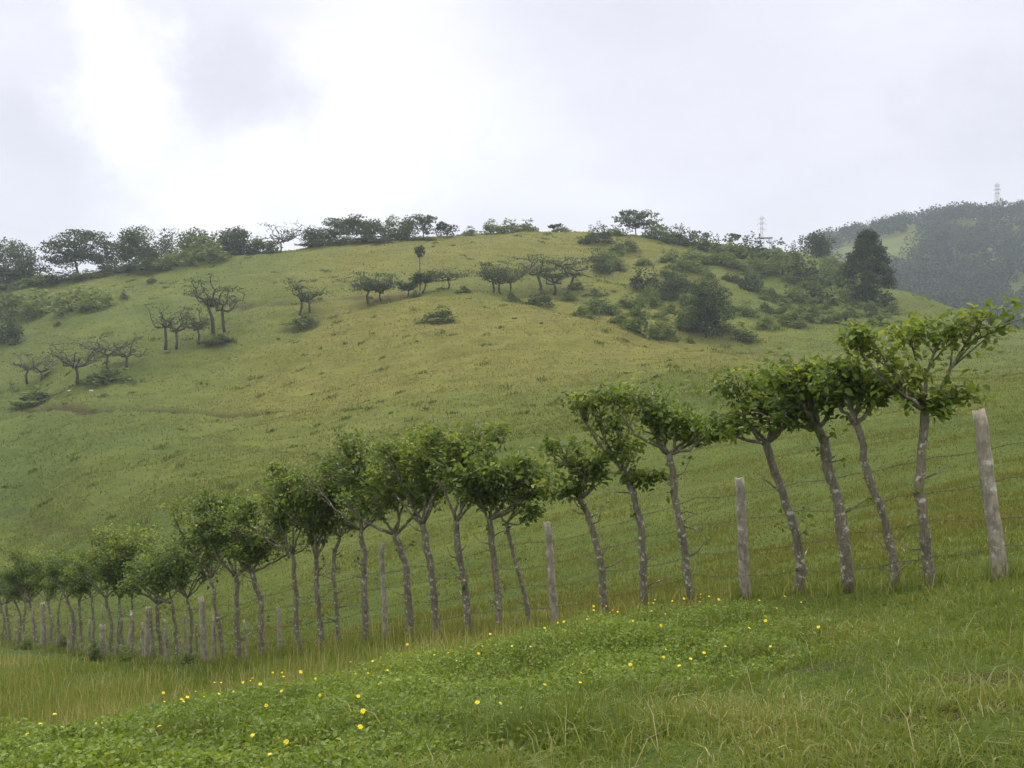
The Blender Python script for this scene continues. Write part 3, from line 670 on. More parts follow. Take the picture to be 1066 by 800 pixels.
def far_tree(name, lab, px, foot, top, wpx, style, seed, tint=.4, mat='far_leaf', ymin=60, ymax=260, cat='tree', group=None, Yfix=None, dens=1.0, lean=0.0):
    rg_ = np.random.default_rng(seed)
    g = hit(px, foot, ymin, ymax) if Yfix is None else np.array([(px - CX) / F * Yfix, Yfix, float(ground((px - CX) / F * Yfix, Yfix))])
    m1 = g[1] / F; W = wpx * m1 * (1.18 if style != 'column' else 1.30)
    H = (CY - top) * m1 - g[2]
    H = max(H, .8)
    org = g.copy()
    root = empty(name, org); tag(root, lab, cat, group)
    wood, crown = MB(), MB()
    lf = max(.16, .00185 * g[1])
    cl = []
    if style == 'dome':
        nC = int(22 + W * 1.5)
        for _ in range(nC):
            u = unit(rg_.normal(size=3)); u[2] = max(u[2], -.75)
            wob_ = 1 + .16 * rg_.normal()
            cl.append((np.array([u[0] * W * .36 * wob_, u[1] * W * .36, H * .48 + u[2] * H * .38 * wob_]), np.array([.16, .16, .12]) * max(W, H * .8) * rg_.uniform(.6, 1.3)))
        trunkH = H * .45
    elif style == 'umbrella':
        for _ in range(int(22 + W * 2.4)):
            a = rg_.uniform(0, 6.28); q = math.sqrt(rg_.random()); lay = rg_.choice([.34, .5, .64, .78, .91], p=[.12, .17, .2, .24, .27])
            rr = W * .5 * q * (1.0 if lay < .85 else .78)
            cl.append((np.array([rr * math.cos(a), rr * math.sin(a), H * (lay + .05 * rg_.normal() - .10 * q * q)]), np.array([.15 * W, .15 * W, .055 * H]) * rg_.uniform(.7, 1.3)))
        trunkH = H * .55
    elif style == 'bush':
        for _ in range(int(9 + W * 1.6)):
            u = unit(rg_.normal(size=3)); u[2] = abs(u[2])
            cl.append((np.array([u[0] * W * .36, u[1] * W * .36, u[2] * H * .72 + .08 * H]), np.array([.19 * W, .19 * W, .20 * H]) * rg_.uniform(.7, 1.25)))
        trunkH = H * .4
    elif style == 'column':
        for _ in range(150):
            t = rg_.random() ** .8; a = rg_.uniform(0, 6.28)
            prof = (0.78 + .22 * math.sin(math.pi * min(1, t * 1.6))) * (1 - max(0, t - .42) ** 1.5 * 1.75)
            rr = W * .44 * max(.05, prof) * rg_.uniform(.45, 1)
            cl.append((np.array([rr * math.cos(a), rr * math.sin(a), H * (.03 + .93 * t)]), np.array([.095 * W, .095 * W, .055 * H]) * rg_.uniform(.7, 1.35)))
        trunkH = H * .7
    elif style == 'sparse':
        for _ in range(int(8 + W * .8)):
            u = unit(rg_.normal(size=3))
            cl.append((np.array([u[0] * W * .42, u[1] * W * .42, H * .68 + u[2] * H * .27]), np.array([.12 * W, .12 * W, .07 * H]) * rg_.uniform(.6, 1.2)))
        trunkH = H * .5
    else:  # 'wind': swept to the right
        for _ in range(int(7 + W * .6)):
            t = rg_.random()
            cl.append((np.array([W * (-.12 + .62 * t), rg_.normal(0, .10 * W), H * (.62 + .30 * rg_.random() + .05 * t)]), np.array([.13 * W, .10 * W, .035 * H]) * rg_.uniform(.7, 1.2)))
        trunkH = H * .5
    tr0 = max(.07, .022 * H)
    topP = org + [lean * H * .4 + rg_.normal(0, .03) * H, 0, trunkH]
    Q = np.array([org - [0, 0, .25], org + (topP - org) * .5 + rg_.normal(0, .03 * H, 3) * [1, 1, 0], topP])
    tube(wood, Q, [tr0 * 1.2, tr0, tr0 * .7], 7, .5, .08, rg_)
    for (c_, ax) in cl:
        c_ = org + c_ + [lean * c_[2], 0, 0]
        n_ = int(np.clip(2.4 * dens * (ax[0] * ax[2] * 4 + ax[0] ** 2) / lf ** 2, 30, 240))
        clump_leaves(crown, c_, ax, n_, lf, tint + rg_.normal(0, .11), rg_)
        if style in ('umbrella', 'sparse', 'wind') or rg_.random() < .3:
            b0 = Q[1] + (Q[2] - Q[1]) * rg_.uniform(.3, 1)
            mdp = b0 + (c_ - b0) * .55 + [0, 0, -.06 * H] + rg_.normal(0, .03 * H, 3)
            tube(wood, [b0, mdp, c_], [tr0 * .5, tr0 * .34, tr0 * .12], 5)
    wood.build('trunk', M['farbark'], root, org, True); crown.build('crown', M[mat], root, org)
    return root

g1 = 'trees along the left ridge'
LEFT = [
 ('broad_tree', 'dark dome tree at the left end of the ridge', 8, 300, 250, 62, 'dome', .34),
 ('broad_tree', 'small dark tree between the left end dome and the wide umbrella tree', 42, 292, 266, 34, 'sparse', .55),
 ('umbrella_tree', 'wide umbrella-topped tree with sky showing through its layers on the left ridge', 82, 292, 239, 60, 'umbrella', .18),
 ('sparse_tree', 'thin open tree in the gap between the umbrella tree and the big dense dome', 116, 284, 261, 26, 'sparse', .3),
 ('broad_tree', 'big dense dome tree, largest on the left ridge', 149, 286, 236, 62, 'dome', .46),
 ('broad_tree', 'grey green tree right of the largest ridge dome', 206, 270, 241, 38, 'dome', .66),
 ('broad_tree', 'compact dark round tree left of the bare windswept tree', 244, 264, 236, 36, 'dome', .30),
 ('broad_tree', 'low grey tree touching the bare windswept tree', 274, 264, 245, 26, 'dome', .60),
 ('broad_tree', 'first round tree right of the windswept tree on the ridge', 333, 258, 237, 32, 'dome', .30),
 ('umbrella_tree', 'taller spreading tree in the clump at the middle of the ridge', 360, 256, 226, 48, 'umbrella', .34),
 ('broad_tree', 'bushy tree at the right end of the middle ridge clump', 388, 253, 231, 24, 'dome', .5),
 ('broad_tree', 'pale green bushy tree left of the small flat-topped ridge tree', 415, 249, 226, 32, 'dome', .74),
 ('umbrella_tree', 'small flat-topped tree on the ridge with a clear stem', 441, 247, 223, 26, 'umbrella', .38),
 ('broad_tree', 'isolated dark round tree just below the ridge line', 465, 253, 230, 23, 'bush', .25),
]
for i, (nm, lab, px, ft, tp, w, stl, ti) in enumerate(LEFT):
    far_tree(nm, lab, px, ft, tp, w, stl, 900 + i, ti, group=g1, ymin=150, ymax=215, Yfix=(196 if px < 300 else 192))
# bare windswept tree on the skyline
def gnarled(lab, px, foot, top, wpx, seed, dens=.5, stems=1, group='gnarled trees on the hillside', ymin=70, ymax=190, Yfix=None, sweep=0.0, name='gnarled_tree', clear=.42):
    rg_ = np.random.default_rng(seed)
    g = hit(px, foot, ymin, ymax) if Yfix is None else np.array([(px - CX) / F * Yfix, Yfix, float(ground((px - CX) / F * Yfix, Yfix))])
    m1 = g[1] / F; W = wpx * m1 * 1.22; H = max(1.0, (CY - top) * m1 - g[2]); org = g.copy()
    root = empty(name, org); tag(root, lab, 'tree', group)
    wood, crown = MB(), MB(); lf = max(.13, .0016 * g[1])
    tr0 = max(.08, .031 * H) if clear < .6 else .07
    for s in range(stems):
        off = (s - (stems - 1) / 2) * W * .22
        b0 = org + [off, rg_.normal(0, .3), -.2]
        f_ = b0 + [rg_.normal(0, .06) * H + sweep * .1 * H, 0, H * (clear + .08 * rg_.normal()) + .2]
        md = (b0 + f_) / 2 + rg_.normal(0, .035 * H, 3)
        tube(wood, [b0, md, f_], [tr0 * 1.25, tr0, tr0 * .95], 7, .5, .15, rg_)
        nl = max(5, int(8 / stems) + 2)
        for l in range(nl):
            a = 2 * math.pi * (l + rg_.uniform(0, .7)) / nl
            e = f_ + np.array([math.cos(a) * W * .5 * rg_.uniform(.6, 1.1) / (1 if stems == 1 else 1.12) + sweep * W * .35, math.sin(a) * W * .42, H * (1 - clear) * rg_.uniform(.30, .95)])
            k = 6; L = [f_ + (e - f_) * q * np.array([1, 1, q ** .6 if q > 0 else 0]) for q in np.linspace(0, 1, k)]
            L = np.array(L); L[1:-1] += rg_.normal(0, .045 * H, (k - 2, 3)) * [1, 1, .8]
            tube(wood, L, np.linspace(tr0 * .72, tr0 * .3, k), 5, .5, .15, rg_)
            for q in range(3):
                j = rg_.integers(2, k); e2 = L[j] + rg_.normal(0, 1, 3) * [W * .10, W * .10, .04 * H] + [0, 0, .05 * H]
                tube(wood, [L[j], (L[j] + e2) / 2 + rg_.normal(0, .03 * H, 3), e2], [tr0 * .36, tr0 * .28, tr0 * .16], 4)
                n_ = int(rg_.integers(8, 20) * dens * 4.8)
                if n_: leaves(crown, e2 + rg_.normal(0, 1, (n_, 3)) * [W * .095, W * .095, .014 * H + .04], rg_.uniform(.7, 1.3, n_) * lf, np.clip(.5 + rg_.normal(0, .15, n_), 0, 1), rg_, .7, False, .05)
    wood.build('trunk', M['farbark'], root, org, True)
    if crown.n: crown.build('crown', M['far_leaf'], root, org)
gnarled('bare windswept tree with flat limbs reaching right on the left ridge skyline', 291, 264, 237, 38, 880, .35, 1, 'trees along the left ridge', Yfix=190, sweep=.5, name='windswept_tree')

GN = [
 ('lowest gnarled tree at far left, above a green thicket', 36, 396, 364, 46, .35, 2),
 ('gnarled tree with limbs spread left, above two pale rocks', 82, 400, 354, 50, .4, 1),
 ('wide twisted tree just right of the tree above the pale rocks', 122, 384, 347, 66, .5, 2),
 ('gnarled two-legged tree with an arched limb, left in the trio on the slope', 178, 366, 321, 40, .3, 2),
 ('thin gnarled tree in the middle of the slope trio', 207, 358, 322, 26, .4, 1),
 ('fullest and tallest gnarled tree, right in the slope trio', 229, 348, 297, 40, .9, 2),
 ('gnarled tree alone above a dark low bush at the end of the dirt track', 317, 328, 290, 36, .5, 2),
 ('flat-topped gnarled tree with wide crown, left one of a pair', 384, 316, 281, 44, 1.2, 1),
 ('smaller flat-topped gnarled tree, right one of a pair', 397, 313, 284, 26, .9, 1),
 ('small gnarled tree at the left of the three thin trunks', 424, 308, 287, 18, 1.0, 1),
 ('small gnarled tree at the right of the three thin trunks', 440, 306, 281, 24, 1.1, 1),
 ('gnarled tree with one long limb drooping right, right of the three thin trunks', 466, 304, 277, 40, .5, 1),
 ('gnarled tree with a high tuft, left of the pair by the gully head', 522, 304, 273, 34, 1.2, 3),
 ('layered gnarled tree with a tuft on top by the gully head', 577, 305, 260, 50, 1.3, 3),
]
for i, (lab, px, ft, tp, w, dn, st_) in enumerate(GN): gnarled(lab, px, ft, tp, w, 860 + i, dn, st_)
gnarled('tall bare pole tree with one small tuft on top, middle of the three thin trunks', 437, 303, 263, 6, 893, .35, 1, clear=.72)

# low thickets and scrub: a handful of shrub shapes, copied
def shrub_proto(seed, tint, mat='bush_leaf', flat=.7):
    rg_ = np.random.default_rng(seed); mb = MB()
    for _ in range(15):
        u = unit(rg_.normal(size=3)); u[2] = abs(u[2]) * rg_.uniform(.5, 1.0)
        c_ = np.array([u[0] * .36, u[1] * .36, u[2] * .72]); ax = np.array([.17, .17, .20]) * rg_.uniform(.7, 1.35)
        clump_leaves(mb, c_, ax, 70, .085, tint + rg_.normal(0, .13), rg_)
    for _ in range(9):                       # ragged skirt and a few shoots standing out of the top
        a = rg_.uniform(0, 6.28); q = rg_.uniform(.40, .62)
        clump_leaves(mb, np.array([q * math.cos(a), q * math.sin(a), rg_.uniform(.02, .18)]), np.array([.10, .10, .09]), 22, .075, tint + rg_.normal(0, .15), rg_)
    for _ in range(6):
        a = rg_.uniform(0, 6.28); q = rg_.uniform(0, .3)
        clump_leaves(mb, np.array([q * math.cos(a), q * math.sin(a), rg_.uniform(.75, 1.05)]), np.array([.06, .06, .12]), 16, .075, tint + .1 + rg_.normal(0, .15), rg_)
    for _ in range(5):
        a = rg_.uniform(0, 6.28); tube(mb, [[0, 0, -.1], [.15 * math.cos(a), .15 * math.sin(a), .4]], [.02, .012], 4, .0)
    return mb.build('shrub', M[mat])
PROT = [shrub_proto(300, .46), shrub_proto(301, .60), shrub_proto(302, .28), shrub_proto(303, .40, 'bush_leaf'), shrub_proto(304, .42, 'far_leaf'), shrub_proto(305, .74)]
used = set()
def shrub(lab, px, foot, wpx, hpx, v, group, ymin=70, ymax=215):
    pr = PROT[v]; o = pr if v not in used else pr.copy()
    if v in used: C.objects.link(o)
    used.add(v)
    g = hit(px, foot, ymin, ymax); m1 = g[1] / F
    o.location = (g[0], g[1], g[2] - .05 * hpx * m1); o.scale = (wpx * m1 * .95, wpx * m1 * .8, hpx * m1 * 1.02); o.rotation_euler = (0, 0, random.uniform(-.5, .5) + (3.14 if random.random() < .5 else 0))
    tag(o, lab, 'shrub', group)
TH_ = [('long green thicket under the lowest gnarled tree', 36, 418, 58, 16, 1), ('green thicket at the foot of the wide twisted tree', 114, 394, 60, 17, 0), ('low thicket under the fullest gnarled tree', 230, 358, 40, 10, 0),
       ('dark low bush under the lone gnarled tree by the track', 320, 338, 44, 13, 0), ('round pale green bush alone on the middle slope', 459, 331, 44, 15, 1), ('tiny bush beside the drooping-limb tree', 482, 306, 20, 8, 0),
       ('small bush between the three thin trunks', 432, 309, 12, 7, 2)]
FW = [('dark low bush at the foot of the short whitish post', 98, 690, 26, 20, 2), ('bright green weeds between the short whitish post and the bent grey post', 132, 692, 24, 22, 5), ('dark weeds at the left end of the fence row', 66, 678, 22, 16, 2), ('weeds at the foot of the lichened front post', 196, 697, 30, 16, 0), ('low weeds at the foot of the pale post near the left end', 30, 676, 30, 12, 0)]
for lab, px, ft, w, h, v in FW: shrub(lab, px, ft, w, h, v, 'weeds at the foot of the fence', 14, 45)
for lab, px, ft, w, h, v in TH_: shrub(lab, px, ft, w, h, v, 'thickets under the gnarled trees')
UG = [(18,300,50,22,4),(46,297,44,20,3),(70,294,46,20,4),(96,290,40,16,3),(120,286,40,20,4),(150,284,60,20,4),(180,276,36,18,3),(200,272,40,20,3),(228,268,34,16,3),(252,264,40,14,4),(282,261,24,9,3),(336,259,44,12,4),(362,256,44,15,3),(390,254,44,13,4),(416,250,44,13,3),(440,249,24,9,3)]
LB = [('dark round bush at the left edge below the ridge', 6, 356, 46, 34, 4), ('dark green bush above the left edge round bush', 14, 330, 52, 36, 3), ('light green bush in the left hollow, left in its row', 46, 325, 50, 26, 5),
      ('light green bush in the left hollow, middle in its row', 76, 324, 48, 28, 5), ('green bush in the left hollow, right in its row', 102, 321, 40, 22, 5), ('grey round bush under the left end ridge trees', 26, 296, 36, 24, 3),
      ('bright green bush below the largest ridge dome', 186, 279, 44, 20, 5), ('bright green bush below the grey green ridge tree', 214, 273, 54, 27, 5), ('low green bush below the compact dark ridge tree', 238, 266, 34, 12, 1),
      ('small dark bush out on the grass below the ridge dome', 158, 293, 12, 7, 2), ('tiny dark bush lower on the grass under the largest dome', 129, 312, 11, 9, 2), ('small low bush in the left grass below the hollow', 60, 340, 9, 8, 2)]
_o = ['first', 'second', 'third', 'fourth', 'fifth', 'sixth', 'seventh', 'eighth', 'ninth', 'tenth', 'eleventh', 'twelfth', 'thirteenth', 'fourteenth', 'fifteenth', 'sixteenth']
for i, (px, ft, w, h, v) in enumerate(UG): h *= .62; shrub(_o[i] + ' from the left of the dark bushes filling in under the left ridge trees', px, ft, w, h, v, 'bushes under the ridge trees', 150, 215)
for lab, px, ft, w, h, v in LB: shrub(lab, px, ft, w, h, v, 'bushes on the left slope')
_q = random.Random(31)
RS = {  # rows of scrub on the right slope, each listed left to right
 'along the ridge crest': [(489,244,22,10,1),(512,243,34,14,1),(530,242,28,16,3),(549,243,22,13,3),(584,243,20,7,3),(622,253,34,20,4),(640,246,24,11,3),(683,252,30,24,3),(699,254,26,18,3),(712,256,28,20,4),(728,258,30,17,3),(741,262,30,20,4),(762,266,34,20,3),(784,270,40,26,4),(806,273,36,24,3),(824,275,30,22,4),(866,277,26,14,3)],
 'high on the right slope': [(628,272,34,16,3),(640,281,26,18,3),(655,262,22,14,1),(712,284,44,20,3),(722,272,40,16,1),(748,276,40,22,3),(762,293,24,10,4),(785,284,40,24,3),(812,288,44,28,3),(838,296,44,34,4),(862,294,36,26,3)],
 'across the middle of the right slope': [(627,284,24,16,4),(673,300,40,24,4),(706,299,30,20,4),(744,312,30,14,1),(783,303,32,24,4),(802,312,34,16,0),(826,312,40,20,3),(852,314,40,24,4),(880,318,34,18,0)],
 'low between the gully and the slope': [(600,300,22,9,1),(618,308,26,10,0),(652,318,30,12,1),(664,326,24,12,0),(688,330,26,13,1),(700,322,24,12,0),(722,318,30,12,1),(738,326,24,12,1),(757,322,30,13,0),(776,330,30,14,1),(795,326,26,12,0),(812,332,30,13,1),(836,328,28,12,0),(858,326,30,12,1),(888,332,30,14,0),(914,338,28,12,1),(745,300,20,9,0),(690,312,18,8,1)],
 'in the loose scatter right of centre': [(_q.uniform(640, 905), 0, 0, 0, 0) for _ in range(34)],
 'along the gully': [(532,312,24,14,0),(561,318,30,16,4),(592,312,20,10,1),(606,330,30,14,0),(624,325,42,22,3),(644,338,30,16,1),(668,350,52,38,0),(690,352,34,26,1),(716,345,34,34,3),(733,346,36,48,4),(718,358,14,11,2),(752,344,30,18,1),(772,352,40,18,1),(800,346,34,16,0),(824,340,36,18,1),(848,338,40,22,0),(876,340,40,20,1),(905,330,36,18,0),(928,326,26,12,1)],
}
ORD = ['first', 'second', 'third', 'fourth', 'fifth', 'sixth', 'seventh', 'eighth', 'ninth', 'tenth', 'eleventh', 'twelfth', 'thirteenth', 'fourteenth', 'fifteenth', 'sixteenth', 'seventeenth', 'eighteenth', 'nineteenth', 'twentieth'] + ['twenty-' + o_ for o_ in ('first', 'second', 'third', 'fourth', 'fifth', 'sixth', 'seventh', 'eighth', 'ninth')] + ['thirtieth'] + ['thirty-' + o_ for o_ in ('first', 'second', 'third', 'fourth')]
HUE = {0: 'mid green', 1: 'pale green', 2: 'dark small', 3: 'grey green', 4: 'dark', 5: 'bright green'}
RS['in the loose scatter right of centre'] = [(p_, _q.uniform(262 + (p_ - 640) * .10, 318 + (p_ - 640) * .06), _q.uniform(12, 30), _q.uniform(6, 17), _q.choice([0, 1, 3, 1, 4])) for p_, *_ in RS['in the loose scatter right of centre']]
for row, L in RS.items():
    for i, (px, ft, w, h, v) in enumerate(sorted(L)):
        shrub(f'{HUE[v]} shrub, {ORD[i]} from left {row}', px, ft, w, h, v, 'scrub ' + row, 90, 235)
RT = [('open_tree', 'taller open tree with layered tufts on the ridge right of the bare crest', 662, 246, 220, 36, 'umbrella', .28, 200), ('sparse_tree', 'slim leaning tree alone on the bare crest of the hill', 576, 243, 234, 18, 'wind', .25, 200),
      ('broad_tree', 'dark spiky tree on the skyline left of the big conifer', 850, 274, 242, 30, 'dome', .22, 226), ('sparse_tree', 'thin bare-topped tree on the ridge left of the far pylon', 761, 262, 244, 16, 'sparse', .3, 212),
      ('broad_tree', 'small sparse tree between the open ridge tree and the pylon', 727, 258, 241, 18, 'sparse', .3, 208),
      ('umbrella_tree', 'flat dark tree at the top of the right slope gully', 700, 310, 292, 40, 'umbrella', .22, None), ('broad_tree', 'dark layered tree rising above the gully scrub', 735, 350, 296, 46, 'umbrella', .2, None)]
for i, (nm, lab, px, ft, tp, w, stl, ti, yf) in enumerate(RT): far_tree(nm, lab, px, ft, tp, w, stl, 950 + i, ti, group='trees on the right ridge and slope', Yfix=yf)
far_tree('conifer', 'big dark conifer standing alone at the foot of the right ridge', 903, 318, 240, 49, 'column', 990, .14, ymin=120, ymax=200, dens=1.4)

# ------------------------------------------------------------------ far forested mountain
CLEAR = [(862,266),(895,258),(925,249),(965,236),(970,240),(943,256),(938,265),(966,262),(932,277),(895,283),(862,280)]
rng = np.random.default_rng(77); mb = MB(); cnt = 0
for _ in range(2400):
    Yq = rng.uniform(300, 650); px = rng.uniform(855, 1420)
    x = (px - CX) / F * Yq; z = float(ground(x, Yq)); py = CY - z / Yq * F
    if px < 925 and Yq < 440: continue
    if inpoly(np.array([px]), np.array([py]), np.array(CLEAR))[0]: continue
    if inpoly(np.array([px]), np.array([py - 8]), np.array(CLEAR))[0] and rng.random() < .7: continue
    rad = rng.uniform(3.6, 7.6); t = .45 + rng.normal(0, .24); c0 = np.array([x, Yq, z + rad * .6])
    for s in range(5):
        u = unit(rng.normal(size=3)); u[2] = abs(u[2])
        clump_leaves(mb, c0 + u * rad * [.6, .6, .5], np.array([.5, .5, .38]) * rad, 30, 1.25, t + rng.normal(0, .08), rng)
tag(mb.build('forest', M['forest_leaf']), kind='stuff')

# ------------------------------------------------------------------ pylons
def pylon(lab, px, foot, top, Yp, bw):
    x0 = (px - CX) / F * Yp; zb = (CY - foot) / F * Yp; zt = (CY - top) / F * Yp
    zg = float(ground(x0, Yp)); zb = min(zb, zg + 1) if zg < zb else zg
    H = zt - zb; org = np.array([x0, Yp, zb]); root = empty('pylon', org); tag(root, lab, 'pylon', 'power line pylons')
    mast = MB()
    def hw(t): return bw * (.5 - .40 * min(1, t / .62)) if t < .62 else bw * .10
    lv = np.linspace(0, 1, 11)
    cor = lambda t: [org + [sx * hw(t), sy * hw(t), H * t] for sx, sy in ((-1, -1), (1, -1), (1, 1), (-1, 1))]
    for a, bb in zip(lv[:-1], lv[1:]):
        A, B = cor(a), cor(bb)
        for j in range(4):
            tube(mast, [A[j], B[j]], .11, 4); tube(mast, [A[j], B[(j + 1) % 4]], .06, 3); tube(mast, [B[j], B[(j + 1) % 4]], .07, 3)
    mast.build('mast', M['steel'], root, org)
    for t, L in ((.70, .17), (.82, .20), (.94, .15)):
        for s in (-1, 1):
            m_ = MB(); e = org + [s * H * L * .5, 0, H * t]
            for sy in (-1, 1):
                tube(m_, [org + [0, sy * bw * .1, H * t + .3], e], .09, 3); tube(m_, [org + [0, sy * bw * .1, H * (t + .05)], e], .07, 3)
            tube(m_, [e, e - [0, 0, H * .045]], .12, 4)
            m_.build('cross_arm', M['steel'], root, org)
pylon('lattice pylon rising behind the scrubby right ridge beside a pale steel platform', 793, 262, 225, 700, 6.5)
pylon('lattice pylon on top of the far forested mountain at right', 1038, 228, 191, 596, 6.5)
# flat steel platform beside the first pylon
Yp = 500; c0 = at(796, 248, Yp); gz = float(ground(c0[0], Yp)); org = np.array([c0[0], Yp, gz])
root = empty('steel_platform', org); tag(root, 'small pale steel platform on legs, half hidden by the ridge below the left pylon', 'platform')
def box(mb, c, s):
    c = np.asarray(c, float); s = np.asarray(s, float) / 2
    v = [c + s * [a, b_, d] for a in (-1, 1) for b_ in (-1, 1) for d in (-1, 1)]
    mb.add(v, [(0, 1, 3, 2), (4, 6, 7, 5), (0, 4, 5, 1), (2, 3, 7, 6), (0, 2, 6, 4), (1, 5, 7, 3)])
m_ = MB(); box(m_, c0, (7.0, 5, .45)); box(m_, c0 + [-2.2, 0, .42], (2.4, 3, .36)); m_.build('deck', M['steel'], root, org)
for sx in (-1, 1):
    for sy in (-1, 1):
        m_ = MB(); q = c0 + [sx * 3.1, sy * 2, -.36]; tube(m_, [[q[0], q[1], gz - .3], q], .2, 6); m_.build('leg', M['steel'], root, org)

# pale house behind the left trees
Yp = 203; c0 = at(47, 289, Yp); org = np.array([c0[0], Yp, float(ground(c0[0], Yp))])
root = empty('house', org); tag(root, 'pale low house half hidden behind the left ridge trees', 'house')
m_ = MB(); hb = c0[2] - org[2] + .2; box(m_, org + [0, 0, hb / 2 - .2], (4.6, 4, hb + .4)); m_.build('wall', M['wall'], root, org)
m_ = MB(); e = org + [0, 0, hb]
m_.add([e + [-2.7, -2.4, 0], e + [2.7, -2.4, 0], e + [2.7, 0, 1.1], e + [-2.7, 0, 1.1], e + [2.7, 2.4, 0], e + [-2.7, 2.4, 0]], [(0, 1, 2, 3), (3, 2, 4, 5)], [(1, 4, 2), (0, 3, 5)])
m_.build('roof', M['roof'], root, org)
for dx in (-1.2, 1.1):
    m_ = MB(); box(m_, org + [dx, -2.02, hb * .55], (.8, .06, .8)); m_.build('window', M['glassy'], root, org)

# pale rocks below the gnarled trees
for i, (px, py, s, lab) in enumerate([(72, 407, .38, 'small pale rock in the grass, left of two below a gnarled tree'), (95, 406, .42, 'small pale rock in the grass, right of two below a gnarled tree')]):
    g = hit(px, py, 80, 150); rg_ = np.random.default_rng(40 + i); m_ = MB(); n1_, n2_ = 10, 7
    v = []
    for a in range(n2_):
        for bq in range(n1_):
            t = math.pi * a / (n2_ - 1); u = 2 * math.pi * bq / n1_; k = s * (1 + rg_.normal(0, .10) * (0 < a < n2_ - 1)) * .5
            v.append(g + [k * math.sin(t) * math.cos(u) * 1.3, k * math.sin(t) * math.sin(u), k * math.cos(t) * .75 + .05])
    m_.add(v, [(a * n1_ + b_, a * n1_ + (b_ + 1) % n1_, (a + 1) * n1_ + (b_ + 1) % n1_, (a + 1) * n1_ + b_) for a in range(n2_ - 1) for b_ in range(n1_)])
    tag(m_.build('rock', M['rock'], None, tuple(g)), lab, 'rock', 'pale rocks on the slope')

# ------------------------------------------------------------------ the hazy air
zmin = float(ZG.min()) - 1.5; zmax = 175.0
m, nt, out = new_mat('haze_air')
pv = N(nt, 'ShaderNodeVolumePrincipled'); pv.inputs['Color'].default_value = (.80, .90, 1.0, 1); pv.inputs['Density'].default_value = .00037; pv.inputs['Anisotropy'].default_value = .25
nt.links.new(pv.outputs[0], out.inputs['Volume'])
mb = MB(); box(mb, (0, 0, (zmin + zmax) / 2), (1840, 1840, zmax - zmin))
hz = mb.build('haze', m); tag(hz, kind='stuff')

# ------------------------------------------------------------------ sky, sun
W = bpy.data.worlds.new('World'); scene.world = W; W.use_nodes = True
nt = W.node_tree; nt.nodes.clear()
out = nt.nodes.new('ShaderNodeOutputWorld'); bg = nt.nodes.new('ShaderNodeBackground'); bg.inputs[1].default_value = .1
SUN_EL, SUN_AZ = math.radians(58), math.radians(-35)         # high, ahead and to the left
sky = nt.nodes.new('ShaderNodeTexSky'); sky.sky_type = 'NISHITA'; sky.sun_disc = False
sky.sun_elevation = SUN_EL; sky.sun_rotation = SUN_AZ; sky.air_density = 1.0; sky.dust_density = 3.0
tc = nt.nodes.new('ShaderNodeTexCoord')
def dirv(px, py): v = np.array([(px - CX) / F, 1, (CY - py) / F]); return tuple(v / np.linalg.norm(v))
nz = N(nt, 'ShaderNodeTexNoise', Scale=3.2, Detail=7.0, Roughness=.55); mpz = N(nt, 'ShaderNodeMapping'); mpz.inputs['Scale'].default_value = (1, 1, 2.2); nt.links.new(tc.outputs['Generated'], mpz.inputs[0]); nt.links.new(mpz.outputs[0], nz.inputs[0])
nz2 = N(nt, 'ShaderNodeTexNoise', Scale=6.5, Detail=6.0, Roughness=.6); nt.links.new(tc.outputs['Generated'], nz2.inputs[0])
sub = N(nt, 'ShaderNodeVectorMath', operation='SUBTRACT'); nt.links.new(nz2.outputs['Color'], sub.inputs[0]); sub.inputs[1].default_value = (.5, .5, .5)
scl = N(nt, 'ShaderNodeVectorMath', operation='SCALE'); nt.links.new(sub.outputs[0], scl.inputs[0]); scl.inputs['Scale'].default_value = .22
wd = N(nt, 'ShaderNodeVectorMath', operation='ADD'); nt.links.new(tc.outputs['Generated'], wd.inputs[0]); nt.links.new(scl.outputs[0], wd.inputs[1])
val = None
def blob(px, py, deg0, deg1, amp):
    global val
    ds = N(nt, 'ShaderNodeVectorMath', operation='DISTANCE'); nt.links.new(wd.outputs[0], ds.inputs[0]); ds.inputs[1].default_value = dirv(px, py)
    mr = N(nt, 'ShaderNodeMapRange'); mr.interpolation_type = 'SMOOTHSTEP'
    mr.inputs['From Min'].default_value = math.radians(deg1); mr.inputs['From Max'].default_value = math.radians(deg0)
    mr.inputs['To Min'].default_value = 0; mr.inputs['To Max'].default_value = amp
    nt.links.new(ds.outputs['Value'], mr.inputs['Value'])
    if val is None: val = mr.outputs[0]
    else:
        a = N(nt, 'ShaderNodeMath', operation='ADD'); nt.links.new(val, a.inputs[0]); nt.links.new(mr.outputs[0], a.inputs[1]); val = a.outputs[0]
blob(410, 80, 2, 10, .10); blob(330, 160, 2, 9, .10); blob(110, 85, 1, 5, .20); blob(200, 195, 1, 8, .17); blob(225, 108, 1, 6.5, -.10); blob(262, 112, .5, 3.5, -.09); blob(30, 190, 1, 7, -.08); blob(1050, 105, 1, 5, -.06); blob(880, 40, 2, 12, .03)
mA = N(nt, 'ShaderNodeMath', operation='MULTIPLY_ADD'); nt.links.new(nz.outputs[0], mA.inputs[0]); mA.inputs[1].default_value = .30; nt.links.new(val, mA.inputs[2])
mB_ = N(nt, 'ShaderNodeMath', operation='ADD'); nt.links.new(mA.outputs[0], mB_.inputs[0]); mB_.inputs[1].default_value = .634
cr = ramp(nt, mB_.outputs[0], [(0, (0, 0, 0)), (.62, (.58, .58, .67)), (.80, (.775, .772, .87)), (.92, (.94, .935, .975)), (1, (1.06, 1.06, 1.06))])
